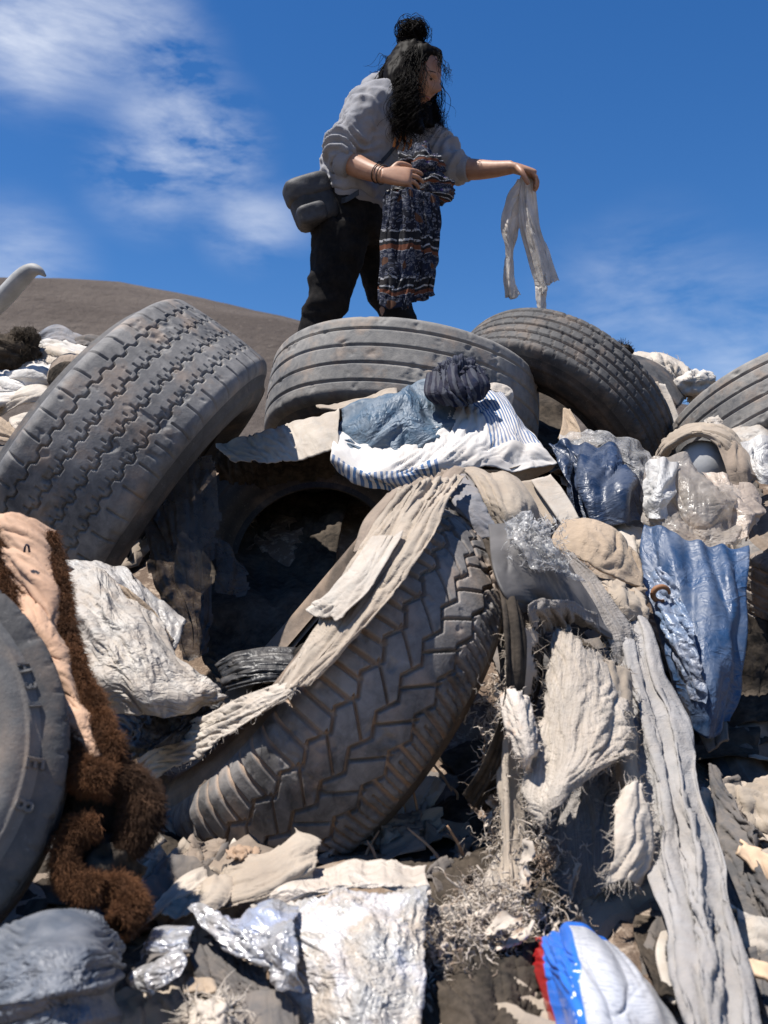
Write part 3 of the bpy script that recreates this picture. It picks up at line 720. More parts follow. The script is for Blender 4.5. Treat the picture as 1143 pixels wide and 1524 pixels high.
cs = strands(np.array([P(*q) for q in zip(np.random.RandomState(5).uniform(755, 845, 420), np.random.RandomState(6).uniform(770, 850, 420), np.random.RandomState(7).uniform(1.72, 1.80, 420))]), np.random.RandomState(8).normal(0, 1, (420, 3)) + np.array([.2, -.5, .6]), np.random.RandomState(9).uniform(.006, .022, 420), .0008, np.random.RandomState(3), 4, .5, .1)
add('shreds', mesh_data('shreds', *cs), plastic('white_shreds', (.8, .8, .8), .1, .2, .2), bpy.data.objects['crinkled_film'])
# tan folded cap
def capflap():
    return [cloth(net('838,776,2.16 880,774,2.16 925,795,2.15 950,835,2.12|826,800,2.11 875,800,2.09 920,825,2.08 955,855,2.09|824,818,2.08 862,832,2.05 905,852,2.04 953,872,2.06', True), seed=32, ex=(.06, .05), wl=.05, bend=.01),
            cloth(net('848,846,2.05 885,866,2.01 922,880,2.01 955,874,2.05|858,856,2.03 890,877,1.99 925,888,1.99 958,878,2.05|880,852,2.14 900,864,2.13 925,870,2.13 950,866,2.14', True), seed=33, ex=(.03, .03), wl=.1, bend=.08)]
tag(patchobj('felt_cap', *join(capflap()), f_tan(), .008), 'tan felt cap folded flat with a dark open slit', 'cap')
item('cream_bag', 'cream cotton bag behind the tan felt cap', 'bag',
     '860,772,2.42 900,775,2.40 955,784,2.40|880,785,2.34 915,800,2.30 956,805,2.32|905,805,2.30 935,830,2.24 955,838,2.24', f_cream(), seed=34, **SOFT)
# ---- right side
item('folded_tarp', 'dark blue tarp folded into upright pleats left of the milky film', 'tarp',
     '815,664,2.62 838,658,2.60 872,660,2.62 912,664,2.62 945,700,2.6|838,690,2.52 855,690,2.56 872,700,2.44 925,694,2.46 952,725,2.52|850,735,2.46 862,740,2.50 880,745,2.38 915,730,2.36 955,752,2.46|852,775,2.42 866,778,2.46 890,780,2.36 925,782,2.34 952,772,2.42', p_navy(), seed=35, th=.002, ex=(.14, .06), wl=.07, an=(1, .22), crease=.85, bend=.002, amp=.5)
item('clear_bag', 'clear crinkled plastic bag between the dark tyre and the folded tarp', 'plastic bag',
     '832,650,2.78 880,640,2.76 930,650,2.76 968,672,2.76|838,668,2.70 885,658,2.64 935,672,2.62 972,695,2.64|850,690,2.70 900,690,2.62 945,705,2.56 968,722,2.58|930,720,2.60 940,725,2.58 955,745,2.52 962,760,2.5', p_clear(), seed=36, th=0, ex=(.25, .25), wl=.05, an=(1, .7), crease=.8, bend=.002, amp=.4)
item('milky_film', 'milky translucent film crumpled above the blue tarp', 'plastic film',
     '965,690,2.50 1000,686,2.48 1040,700,2.50 1080,715,2.50|958,720,2.42 1005,722,2.36 1050,735,2.36 1100,745,2.40|958,765,2.36 1010,768,2.28 1060,775,2.28 1105,780,2.34|965,790,2.32 1010,806,2.26 1070,812,2.26 1100,812,2.30', p_milky(), seed=37, th=0, ex=(.2, .2), wl=.10, an=(1, .6), crease=.85, bend=.002, amp=.4)
item('white_film', 'small white plastic bag under the left end of the milky film', 'plastic bag',
     '958,688,2.44 985,684,2.40 1010,692,2.42|958,735,2.38 985,730,2.30 1000,740,2.34|955,770,2.34 980,775,2.28 992,770,2.30', plastic('white_thin_plastic', (.78, .77, .75), .25, .3, .35, wr=.2), seed=38, th=0, **CRISP)
item('torn_film', 'torn pale film flaps right of the milky film', 'plastic film',
     '1040,690,2.52 1085,700,2.50 1135,730,2.52|1060,735,2.42 1100,745,2.38 1140,770,2.44|1075,770,2.36 1105,775,2.34 1128,780,2.36|1085,800,2.30 1108,805,2.28 1118,800,2.3', plastic('sand_film', (.60, .50, .42), .4, .35, .25, wr=.5), seed=39, th=0, torn=.01, **CRISP)
tag(patchobj('grey_dome', *blob(P(1046, 700, 2.73), (.082, .07, .085), 40, 1.5, .05, 48), simple('grey_moulded_plastic', (.30, .30, .30), .6, .3, .15, 12, .2), 0), 'smooth grey moulded dome inside the brown jacket roll', 'plastic shell')
item('jacket_roll', 'brown grey jacket rolled over the smooth grey dome', 'jacket',
     '978,680,2.86 990,655,2.82 1030,632,2.80 1085,640,2.80 1115,672,2.78|976,684,2.76 992,660,2.70 1035,640,2.68 1080,652,2.66 1110,690,2.66|985,690,2.74 1000,668,2.69 1040,650,2.67 1072,668,2.64 1095,718,2.62', f_khaki(), seed=41, th=.012, ex=(.08, .3), wl=.05, an=(.2, 1.), amp=.3)
item('brown_bundle', 'dark brown bundled lining at the lower end of the jacket roll', 'cloth',
     '1070,665,2.64 1100,660,2.68 1128,690,2.66|1078,695,2.60 1105,690,2.58 1130,705,2.6|1088,722,2.58 1110,722,2.56 1122,716,2.58', f_brown(), seed=42, **SOFT)
item('white_sack_top', 'white crumpled sack behind the jacket roll under the right tyre', 'sack',
     '1050,625,2.98 1085,618,2.96 1150,622,2.94|1062,640,2.88 1100,640,2.84 1155,650,2.84|1090,668,2.80 1120,672,2.74 1160,690,2.74', p_sack(), seed=43, th=0, **CRISP)
item('white_scrap', 'bright white plastic scrap at the right edge above the tan tyre', 'plastic scrap',
     '1100,660,2.70 1125,650,2.70 1150,655,2.7|1118,690,2.62 1130,690,2.6 1152,695,2.6|1125,715,2.6 1138,720,2.58 1155,722,2.58', plastic('white_thin_plastic', (1, 1, 1)), seed=44, th=0, **CRISP)
item('fray_bundle', 'cream ragged bundle on the skyline right of the dark leaning tyre', 'cloth',
     '928,528,3.9 960,522,3.88 1000,530,3.86 1040,560,3.8|935,540,3.75 970,540,3.7 1005,550,3.7 1035,580,3.7|960,570,3.7 985,570,3.65 1005,585,3.65 1030,600,3.65', f_cream(), seed=45, fray=(120, .03, .0018), ex=(.35, .25), wl=.06, an=(1, .7), amp=.4)
tag(patchobj('white_rag_ball', *blob(P(1035, 572, 3.62), (.07, .06, .045), 46, 2.5, .35, 48), f_white(), 0), 'white balled rag against the right smooth tyre on the skyline', 'rag')
tag(patchobj('black_tuft', *join([blob(P(926, 522, 3.62), (.035, .03, .02), 47, 4, .5, 32), strands(np.tile(P(926, 522, 3.62), (120, 1)), np.random.RandomState(1).normal(0, 1, (120, 3)) + [0, 0, .5], np.full(120, .05), .0016, np.random.RandomState(2))]), f_black(), 0), 'tiny black tuft on the skyline above the grey mat', 'rag')
item('grey_mat', 'grey ribbed rubber mat curling behind the dark leaning tyre', 'mat',
     '912,530,3.66 945,528,3.66 985,545,3.64 1018,590,3.6|915,548,3.58 945,545,3.55 980,562,3.54 1012,602,3.52|925,562,3.56 950,562,3.52 985,585,3.5 1005,612,3.5', rb_dark, seed=48, th=.012, ex=(.04, .04), wl=.04, an=(.2, 1.5), bend=.03)
for i in range(3):
    d0 = 3.46 - i * .03
    item('folded_strip', ('palest folded strip nearest the right smooth tyre', 'middle folded beige strip behind the dark leaning tyre', 'darker folded strip touching the dark leaning tyre')[i], 'cloth',
         [(f'{975 - i*14},{572 - i*2},{d0+.04} {992 - i*14},{570 - i*2},{d0+.05}'), (f'{987 - i*13},{605},{d0} {1002 - i*13},{600},{d0}'), (f'{1000 - i*12},{640},{d0-.06} {1014 - i*12},{634},{d0-.05}')], (f_cream(), f_khaki(), f_brown())[i], seed=49 + i, th=.02, ex=(.1, .02), wl=.05)
item('tan_scrap', 'tan cardboard scrap standing in the gap left of the dark leaning tyre', 'cardboard',
     '838,606,3.0 848,612,2.98|836,632,2.96 862,640,2.92|832,652,2.92 868,656,2.88', f_tan(), seed=53, th=.006, ex=(.03, .02), wl=.08)
item('blue_tarp', 'bright blue plastic tarp hanging down on the right above the brown tyre', 'tarp',
     '955,780,2.30 990,790,2.26 1030,800,2.22 1075,806,2.22 1122,808,2.24|956,830,2.24 995,838,2.16 1035,842,2.14 1080,850,2.12 1118,852,2.16|972,885,2.16 1005,905,2.08 1040,895,2.06 1082,905,2.05 1112,915,2.08|988,945,2.08 1018,960,2.00 1046,960,1.98 1080,965,1.98 1108,978,2.02|1008,1005,2.02 1032,1020,1.94 1056,1020,1.93 1082,1020,1.95 1100,1040,1.98|1030,1050,2.0 1042,1085,1.94 1056,1098,1.92 1070,1092,1.92 1085,1075,1.95', p_blue(), seed=54, th=.002, ex=(.16, .05), wl=.08, an=(1, .22), crease=.7, bend=.002, amp=.4)
item('blue_strip', 'narrow crumpled pale blue plastic strip along the left edge of the blue tarp', 'plastic strip',
     '950,850,2.16 985,845,2.12|968,890,2.08 1010,885,2.04|985,930,2.02 1025,930,1.97|1002,980,1.97 1040,985,1.92|1022,1035,1.94 1045,1045,1.90', plastic('pale_blue_plastic', (.20, .28, .42), .35, .25, .2, wr=.6), seed=55, th=0, ex=(.5, .15), wl=.04, an=(1, .5), crease=.6, amp=.45, bend=.005)
th_ = np.linspace(0, 5.2, 30); c0 = P(984, 884, 2.05)
rp = c0 + .017 * (np.cos(th_)[:, None] * RT + np.sin(th_)[:, None] * (UP * .9 - FW * .3))
tag(patchobj('brown_hook', *tube(rp, [.003, .006, .006, .003], 40, 10), simple('rust_brown', (.20, .095, .045), .6), 0), 'rusty brown open ring beside the blue tarp', 'ring')
rowsK = pleat([(878, 880, 930, 872, 2.09), (890, 930, 966, 926, 1.95), (914, 1000, 985, 996, 1.83), (930, 1085, 1024, 1078, 1.70), (958, 1180, 1040, 1172, 1.56), (964, 1270, 1074, 1262, 1.42), (990, 1360, 1086, 1352, 1.28), (998, 1450, 1118, 1445, 1.14), (1026, 1560, 1132, 1560, 1.03)], 13, .011, 1.25, .85, .045)
for r in range(5, 9):
    rowsK[r] = [(x, y, d - .028 * math.exp(-((q - 11 + (r - 4) * 2.2) / 1.6) ** 2)) for q, (x, y, d) in enumerate(rowsK[r])]
item('grey_knit', 'long light grey jersey cloth trailing down the right side to the bottom', 'cloth', rowsK, f_grey(), seed=56, th=.004, ex=(.08, .03), wl=.04, an=(1., .22), amp=.2, it=40, bend=.01, maxn=150)
item('dark_rag', 'dark grey muddy rag right of the long grey jersey', 'rag',
     '1050,1130,1.72 1072,1140,1.70|1056,1180,1.66 1095,1190,1.62|1066,1240,1.58 1122,1235,1.52|1080,1310,1.48 1140,1310,1.42|1098,1375,1.42 1165,1380,1.36', f_dkgrey(), seed=57, torn=.008, ex=(.3, .1), wl=.06, an=(1, .4), amp=.3, crease=.4)
item('dark_wedge', 'small dark plastic wedge under the tip of the blue tarp', 'plastic scrap',
     '1040,1090,1.95 1080,1075,1.95|1050,1120,1.92 1082,1100,1.92', f_dkgrey(), seed=58, th=.012, ex=(.02, .02))
# ---- burlap
item('knit_end', 'rumpled end of grey jersey folded over the top of the long grey jersey cloth', 'cloth',
     '884,868,2.04 912,866,2.02 948,880,2.03|880,890,1.98 918,892,1.95 958,905,1.97|892,918,1.96 925,922,1.93 962,930,1.95', f_khaki(), seed=256, ex=(.2, .12), wl=.035, an=(1, .5), amp=.35)
item('burlap_sheet', 'frayed pale burlap sheet hanging right of the front tyre', 'burlap',
     '822,935,1.86 850,945,1.84 885,965,1.84 928,1005,1.86|810,985,1.80 850,1005,1.74 890,1020,1.74 940,1050,1.78|795,1060,1.72 840,1065,1.66 890,1065,1.66 944,1085,1.70|782,1130,1.64 830,1130,1.58 885,1115,1.58 940,1112,1.64|775,1185,1.58 815,1180,1.52 870,1150,1.53 935,1122,1.60|788,1232,1.54 818,1212,1.50 865,1172,1.52 925,1130,1.60', f_burlap(), near=.13, seed=60, torn=.02, fray=(420, .014, .0007), ex=(.06, .05), wl=.05, an=(1, .3), crease=.1, cell=.006)
item('grey_sacking', 'shaded grey sacking under the pale burlap sheet', 'sacking',
     '800,1215,1.62 850,1165,1.64 900,1125,1.68 945,1120,1.70|802,1270,1.56 855,1220,1.57 905,1190,1.58 958,1180,1.62|808,1325,1.50 860,1290,1.50 910,1265,1.50 965,1255,1.55|822,1372,1.44 870,1350,1.44 915,1320,1.45 962,1300,1.50', f_burlapd(), seed=61, torn=.012, fray=(260, .03, .0009), ex=(.10, .08), wl=.11, cell=.006)
item('white_fringe', 'bright white fringed strip at the right edge of the grey sacking', 'cloth',
     '915,1190,1.50 940,1170,1.50 958,1160,1.52|905,1235,1.46 940,1228,1.45 970,1220,1.48|898,1280,1.43 938,1275,1.42 972,1268,1.45|885,1322,1.42 925,1322,1.40 958,1318,1.42', f_cream(), near=.06, seed=62, torn=.010, fray=(170, .020, .0009), ex=(.10, .06), wl=.05)
item('tattered_strip', 'long tattered grey beige strip hanging between the front tyre and the pale burlap sheet', 'rag',
     '752,940,1.66 775,935,1.65 800,940,1.68|748,1000,1.62 770,1000,1.60 796,1005,1.63|742,1080,1.60 760,1085,1.57 785,1090,1.60|740,1170,1.56 758,1175,1.53 782,1180,1.56|742,1260,1.50 762,1265,1.47 790,1262,1.50|735,1330,1.44 765,1340,1.41 800,1335,1.44', f_beige(), seed=260, torn=.009, fray=(260, .03, .0009), ex=(.3, .05), wl=.03, an=(1, .15), amp=.4)
item('torn_flap', 'torn grey beige flap between the pale burlap sheet and the long grey jersey', 'rag',
     '885,985,1.72 910,985,1.71 935,1000,1.73|892,1050,1.66 918,1050,1.64 945,1060,1.67|905,1110,1.60 930,1112,1.58 955,1120,1.62|915,1175,1.55 938,1180,1.53 962,1180,1.57', f_khaki(), seed=261, torn=.008, fray=(200, .022, .0009), ex=(.3, .08), wl=.032, an=(1, .25), amp=.4)
item('burlap_scrap', 'white rust stained burlap flap with a fringed top edge', 'burlap',
     '742,1036,1.70 765,1030,1.68 790,1040,1.70|752,1085,1.65 778,1080,1.60 800,1080,1.64|768,1125,1.60 790,1125,1.56 806,1110,1.6|775,1150,1.6 790,1148,1.58 802,1130,1.6', fabric('rust_stained_burlap', (.56, .50, .44), .3, weave=230, wst=.9, wamp=.3, blotch=((.46, .33, .24), 12.)), near=.13, seed=63, torn=.007, fray=(130, .012, .0009), ex=(.12, .1), wl=.07, cell=.006)
for i, (r_, lb) in enumerate((('826,932,1.82 842,926,1.80 850,930,1.82|830,965,1.78 848,968,1.75 856,965,1.77|836,1010,1.74 848,1015,1.72 858,1005,1.73', 'narrow grey burlap strip standing up under the leather lining'), ('775,960,1.84 795,955,1.82|772,990,1.78 800,985,1.76|775,1020,1.74 808,1020,1.72', 'twisted tan burlap strip left of the standing strip'), ('880,975,1.84 902,985,1.82|890,1000,1.80 915,1010,1.78|905,1030,1.78 938,1045,1.76', 'knotted burlap scrap beside the long grey jersey'))):
    item('burlap_strip', lb, 'burlap', r_, (f_burlapd(), f_beige(), f_burlap())[i], seed=64 + i, torn=.004, fray=(120, .022, .0011), ex=(.5, .15), wl=.03, an=(1, .3), amp=.45, cell=.005)
rp = [P(758, 1225, 1.62), P(752, 1270, 1.54), P(728, 1325, 1.46), P(690, 1365, 1.40), P(640, 1390, 1.36), P(600, 1400, 1.36)]
v, f, u = tube(rp, [.010, .014, .017, .018, .017, .012], 80, 12); v = v + fbm(v * 70, 3, 3)[:, None] * .006
o = tag(patchobj('fuzzy_rope', v, f, u, f_cream(), 0), 'pale fuzzy rope curving below the front tyre', 'rope')
C = cr(np.array(rp), 900); rs = np.random.RandomState(3)
add('fuzz', mesh_data('fuzz', *strands(C, rs.normal(0, 1, (900, 3)), .012 + .022 * rs.rand(900), .0010, rs, 4, .5, .3)), f_cream(), o)
# tangle of shredded sacking
rs = np.random.RandomState(12); n = 1300
ctr = np.array([(745, 1060, 1.72), (748, 1150, 1.66), (760, 1230, 1.58), (790, 1280, 1.52), (740, 1360, 1.42), (690, 1400, 1.36), (720, 1440, 1.30), (780, 1400, 1.36), (660, 1440, 1.28), (830, 1370, 1.42)])
kk = rs.choice(len(ctr), n, p=np.array([6, 8, 10, 10, 18, 16, 14, 8, 8, 2]) / 100.)
st0 = np.array([P(ctr[i][0] + rs.normal(0, 9 if i < 3 else 20), ctr[i][1] + rs.normal(0, 30 if i < 3 else 18), ctr[i][2] + rs.normal(0, .02)) for i in kk])
dd = np.where((kk < 4)[:, None], rs.normal(0, .45, (n, 3)) + [0, 0, -.8], rs.normal(0, 1, (n, 3)) * [1, .5, .5] + [-.2, 0, 0])
L2 = rs.uniform(.015, .05, n); st0 = np.repeat(st0, 3, 0); dd = np.repeat(dd, 3, 0); n *= 3; L2 = rs.uniform(.012, .04, n); cs2 = strands(st0 + rs.normal(0, .02, (n, 3)), rs.normal(0, 1, (n, 3)), L2, rs.uniform(.0007, .0022, n), rs, 6, .8, .3)
n //= 3; st0 = st0[::3]; dd = dd[::3]
cs = strands(st0, dd, rs.uniform(.02, .09, n), rs.uniform(.0005, .0006 + .0024 * rs.rand(n) ** 2), rs, 8, .34, .35)
sc3 = []
for i in range(70):
    c0 = st0[rs.randint(n)] + rs.normal(0, .012, 3); e1 = rs.normal(0, 1, 3); e1 /= np.linalg.norm(e1); e2 = np.cross(e1, rs.normal(0, 1, 3)); e2 /= np.linalg.norm(e2); l_ = rs.uniform(.012, .04); w_ = rs.uniform(.004, .012)
    sc3.append(cloth(np.array([[c0 + e1 * l_ * (u - 1) + e2 * w_ * (v - 1) + rs.normal(0, .004, 3) for v in range(3)] for u in range(3)]), seed=i, ex=(.3, .2), wl=.015, amp=.5, it=30, cell=.0025, maxn=20, torn=.0015))
tag(patchobj('shredded_sacking', *join([cs, cs2] + sc3), fabric('sack_fibre', (.56, .49, .42), .3, blotch=((.22, .16, .12), 14.)), 0), 'tangle of shredded tan sacking fibres below the front tyre', 'fibres')
for i in range(1, 4):
    a0 = [(862, 1200), (800, 1345), (770, 1400), (820, 1380)][i]; a1 = [(735, 1260), (640, 1445), (735, 1470), (770, 1500)][i]
    q = [P(*a0, 1.44), P((a0[0] + a1[0]) / 2 + 12 * (-1) ** i, (a0[1] + a1[1]) / 2 - 10, 1.36), P(*a1, 1.30)]
    tag(patchobj('cloth_ribbon', *tube(q, [.0018, .0026, .0015], 30, 6), f_white(), 0), ['white twisted ribbon across the fibres below the burlap', 'pale ribbon running left from the detergent bag', 'short pale ribbon dangling in front of the detergent bag', 'thin pale ribbon hanging over the red end of the detergent bag'][i], 'ribbon')
# cord
t_ = np.linspace(0, 1, 120); base = cr(np.array([P(992, 1385, 1.36), P(984, 1415, 1.30), P(990, 1450, 1.24), P(1004, 1490, 1.20)]), 120)
pl = [(base + .0042 * (np.cos(t_ * 55 + ph)[:, None] * RT + np.sin(t_ * 55 + ph)[:, None] * FW)) for ph in (0, 2.09, 4.19)]
tag(patchobj('braided_cord', *tubes(np.array(pl), .0036, 6, False), f_cream(), 0), 'short braided cord beside the long grey jersey near the bottom', 'cord')
# detergent bag
k = NT('printed_bag'); uv = k.co('UV'); o_ = k.co('Object'); sep = k.new('ShaderNodeSeparateXYZ', i_Vector=uv)
xx = k.math('ADD', sep.outputs[0], k.math('MULTIPLY', k.math('SUBTRACT', k.noise(uv, 5, 1), .5), .05))
txt = k.noise(k.co('UV', (26, 150, 1)), 1.6, 3, .7); 
c = k.mix(k.math('MULTIPLY', k.ramp(txt, .52, .6), .6), (.47, .475, .50), (.20, .215, .26)); c = k.mix(k.math('LESS_THAN', sep.outputs[1], .016), c, (.025, .14, .55))
c = k.mix(k.ramp(xx, .104, .101), c, (.025, .14, .55))
dots = k.new('ShaderNodeTexVoronoi', i_Vector=uv, i_Scale=75.)
c = k.mix(k.math('MULTIPLY', k.math('LESS_THAN', dots.outputs['Distance'], .3), k.math('MULTIPLY', k.math('GREATER_THAN', sep.outputs[1], .085), k.math('MULTIPLY', k.math('GREATER_THAN', xx, .075), k.math('LESS_THAN', xx, .102)))), c, (.8, .82, .85))
c = k.mix(k.ramp(xx, .019, .016), c, (.28, .015, .015))
k.set(c, .3, .5); k.bump(k.noise(o_, 30, 4), .3, .004); k.b.inputs['Coat Weight'].default_value = .3
item('detergent_bag', 'blue white and red printed plastic bag at the bottom right', 'plastic bag',
     '790,1400,1.34 830,1380,1.30 862,1380,1.28 890,1396,1.28 912,1412,1.30|790,1430,1.27 838,1408,1.19 880,1412,1.17 925,1432,1.18 958,1452,1.22|800,1475,1.20 846,1450,1.11 900,1458,1.09 955,1475,1.11 992,1496,1.16|808,1530,1.14 856,1515,1.06 915,1520,1.04 975,1530,1.07 1018,1540,1.12|812,1600,1.10 862,1600,1.04 920,1600,1.02 985,1600,1.05 1040,1600,1.1', k.m, seed=70, th=.002, ex=(.05, .05), wl=.07, crease=.4, bend=.02, maxn=90)
# ---- bottom
item('woven_sack', 'white dusty woven plastic sack lying at the bottom centre', 'sack',
     '372,1347,1.36 470,1330,1.33 550,1325,1.32 636,1322,1.32|382,1388,1.28 475,1375,1.24 552,1370,1.23 634,1370,1.24|402,1432,1.22 490,1428,1.18 555,1425,1.17 632,1425,1.18|412,1472,1.20 495,1480,1.14 560,1480,1.12 630,1480,1.13|420,1545,1.16 505,1555,1.10 565,1555,1.08 627,1555,1.08', p_woven(), seed=71, th=.002, ex=(.10, .10), wl=.07, an=(1, .9), crease=.7, bend=.002, amp=.13)
item('sack_mouth', 'folded back mouth of a white plastic sack above the woven sack', 'sack',
     '395,1318,1.42 470,1288,1.46 550,1279,1.46 637,1284,1.44|385,1340,1.36 465,1318,1.35 545,1312,1.35 637,1305,1.36|395,1352,1.36 470,1336,1.34 550,1322,1.34 637,1330,1.34', plastic('cream_sack', (.70, .62, .54), .45, .45, .15, wr=.5), seed=72, th=.002, ex=(.10, .06), wl=.09, crease=.5)
item('foil_wrapper', 'shiny silver white wrapper with a folded edge left of the woven sack', 'wrapper',
     '284,1356,1.30 300,1352,1.30 350,1366,1.28 400,1344,1.28 440,1344,1.28|300,1376,1.26 325,1378,1.25 370,1388,1.22 410,1384,1.21 440,1382,1.21|330,1400,1.23 355,1400,1.21 385,1412,1.19 415,1415,1.18 442,1420,1.17|372,1432,1.20 392,1428,1.18 408,1440,1.16 425,1445,1.15 445,1450,1.14|398,1450,1.19 408,1452,1.17 420,1470,1.15 432,1480,1.14 448,1490,1.13', p_foil(), seed=73, th=.003, ex=(.12, .10), wl=.06, an=(1, .8), crease=.8, bend=.004, amp=.3, cell=.0055)
item('torn_bundle', 'torn beige cloth twisted up to a point under the front tyre', 'cloth',
     '335,1290,1.50 365,1268,1.50 400,1262,1.50 432,1236,1.50 440,1232,1.50|325,1315,1.45 362,1296,1.43 402,1284,1.43 440,1262,1.45 485,1258,1.48|312,1340,1.40 355,1325,1.37 400,1310,1.37 445,1292,1.39 480,1285,1.42|305,1355,1.37 345,1350,1.35 390,1340,1.34 430,1322,1.36 462,1305,1.38', f_beige(), seed=74, torn=.008, ex=(.12, .35), wl=.05, an=(.25, 1.), amp=.35)
item('brown_shred', 'small brown torn shred left of the twisted beige cloth', 'cloth',
     '330,1262,1.52 360,1255,1.52 388,1262,1.52|338,1275,1.48 362,1272,1.46 385,1280,1.48', fabric('rust_rag', (.36, .24, .16), .3), seed=75, torn=.006, ex=(.3, .3), wl=.04, amp=.35)
item('twisted_strip', 'pale twisted cloth strip beside the brown fur curl', 'cloth',
     '190,1388,1.38 225,1345,1.42 262,1305,1.46 300,1290,1.48|196,1395,1.34 235,1355,1.36 272,1325,1.38 310,1305,1.42|204,1392,1.36 245,1362,1.36 285,1338,1.38 330,1320,1.40', f_cream(), seed=76, ex=(.05, .4), wl=.045, an=(.3, 1), amp=.35)
item('beige_rag', 'beige rag over sand between the twisted strip and the foil', 'rag',
     '270,1318,1.42 310,1306,1.42 350,1300,1.42|250,1345,1.37 300,1338,1.35 345,1330,1.36|240,1362,1.34 285,1362,1.32 320,1356,1.32', f_beige(), seed=77, torn=.008, ex=(.2, .25), wl=.06, amp=.3)
for i, (r_, lb) in enumerate((('206,1398,1.28 240,1382,1.29 282,1380,1.28|200,1412,1.25 240,1405,1.23 284,1400,1.24|206,1425,1.23 245,1422,1.22 284,1408,1.22', 'upper small white plastic scrap on the sand'), ('192,1455,1.19 225,1430,1.20 278,1422,1.20|190,1462,1.17 232,1445,1.15 282,1430,1.17|212,1480,1.15 245,1470,1.14 270,1450,1.15', 'lower small white plastic scrap on the sand'), ('195,1440,1.22 225,1415,1.24 285,1410,1.23|200,1450,1.21 232,1425,1.21 290,1420,1.21', 'dark grey plastic scrap between the two white scraps'))):
    item('plastic_scrap', lb, 'plastic scrap', r_, (p_foil(), p_foil(), f_dkgrey())[i], seed=78 + i, th=.003, ex=(.1, .1), wl=.05, crease=.6)
item('fibrous_wad', 'cream fibrous wad on the sand at the bottom edge', 'cloth',
     '285,1495,1.14 310,1480,1.14 345,1478,1.14|278,1515,1.10 312,1502,1.08 352,1500,1.09|275,1560,1.06 315,1545,1.05 350,1545,1.05', f_cream(), seed=82, torn=.008, fray=(300, .03, .0014), ex=(.5, .3), wl=.03, an=(1, .5), amp=.5, cell=.005)
item('sole_scrap', 'flat tan scrap on the sand under the dark grey plastic', 'scrap',
     '278,1455,1.18 320,1462,1.17|275,1475,1.15 328,1478,1.14', f_tan(), seed=83, th=.006, ex=(.05, .05))
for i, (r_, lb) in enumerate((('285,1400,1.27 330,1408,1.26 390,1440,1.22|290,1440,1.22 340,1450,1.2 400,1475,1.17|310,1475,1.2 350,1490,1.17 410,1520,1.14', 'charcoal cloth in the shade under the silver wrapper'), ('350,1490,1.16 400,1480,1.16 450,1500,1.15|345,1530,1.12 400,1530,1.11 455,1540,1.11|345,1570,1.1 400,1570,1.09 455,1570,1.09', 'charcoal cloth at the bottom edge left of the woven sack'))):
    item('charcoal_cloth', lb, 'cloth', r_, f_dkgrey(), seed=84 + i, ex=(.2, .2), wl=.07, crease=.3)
item('grey_bag', 'bulging blue grey plastic bag in the lower left corner', 'plastic bag',
     '-60,1400,1.24 10,1378,1.22 70,1345,1.22 125,1340,1.22 160,1352,1.24 175,1390,1.26|-60,1430,1.12 10,1410,1.09 70,1388,1.07 128,1385,1.08 168,1400,1.12 186,1420,1.18|-60,1465,1.05 10,1450,1.02 70,1430,1.0 130,1428,1.01 172,1432,1.06 192,1440,1.12|-60,1510,1.02 10,1500,.98 70,1486,.96 128,1478,.98 165,1478,1.03 184,1478,1.1|-60,1575,1.02 10,1575,.98 70,1572,.96 120,1568,.98 150,1562,1.02 168,1560,1.08', p_greybag(), seed=86, th=.002, ex=(.06, .20), wl=.06, an=(.22, 1.), crease=.25, bend=.004, amp=.4)
# ---- left: sacks, black plastic, hanging film
item('dusty_sack', 'dusty white crumpled sack beside the fur trimmed jacket', 'sack',
     '80,850,2.0 140,845,2.04 190,880,2.04 235,915,2.04|90,900,1.88 150,890,1.86 205,920,1.86 262,965,1.9|100,955,1.80 160,945,1.76 225,970,1.76 300,1005,1.82|115,1010,1.76 170,1005,1.70 235,1025,1.70 335,1035,1.78|140,1060,1.74 190,1065,1.69 240,1065,1.70 320,1050,1.77', p_sack(), seed=87, th=.002, ex=(.14, .12), wl=.055, an=(1, .45), crease=.5, bend=.004, amp=.4)
item('open_carton', 'grey white plastic wrapper with brown inside behind the dusty sack', 'wrapper',
     '95,834,2.14 150,840,2.14 205,865,2.12 274,930,2.08|120,850,2.10 170,862,2.08 218,900,2.06 266,955,2.03|150,868,2.08 185,885,2.06 222,925,2.04 256,975,2.0', plastic('grey_white_wrap', (.50, .48, .46), .35, .4, .2), seed=88, th=.003, ex=(.06, .06), wl=.1, crease=.4,
     parts=[('inside', '150,860,2.075 190,876,2.05 225,905,2.03 254,950,2.005|170,885,2.06 200,905,2.035 228,938,2.02 252,978,1.99', f_tan(), dict(seed=89, ex=(.05, .05), wl=.1))])
for i, (r_, lb) in enumerate((('215,690,2.50 265,680,2.48 322,672,2.50|212,770,2.42 262,765,2.38 325,770,2.42|225,850,2.34 268,850,2.30 322,850,2.36|255,930,2.28 285,930,2.24 318,925,2.3|275,985,2.22 290,985,2.2 310,975,2.24', 'dark sheer film hanging down under the large grey tyre'), ('322,790,2.46 345,810,2.45 366,835,2.46|320,840,2.42 345,850,2.40 375,858,2.42|318,890,2.38 340,895,2.37 365,885,2.38', 'ragged dark sheer scrap right of the hanging film'))):
    item('sheer_film', lb, 'plastic film', r_, p_sheer(), seed=90 + i, th=0, torn=.012, ex=(.2, .04), wl=.09, an=(1, .3))
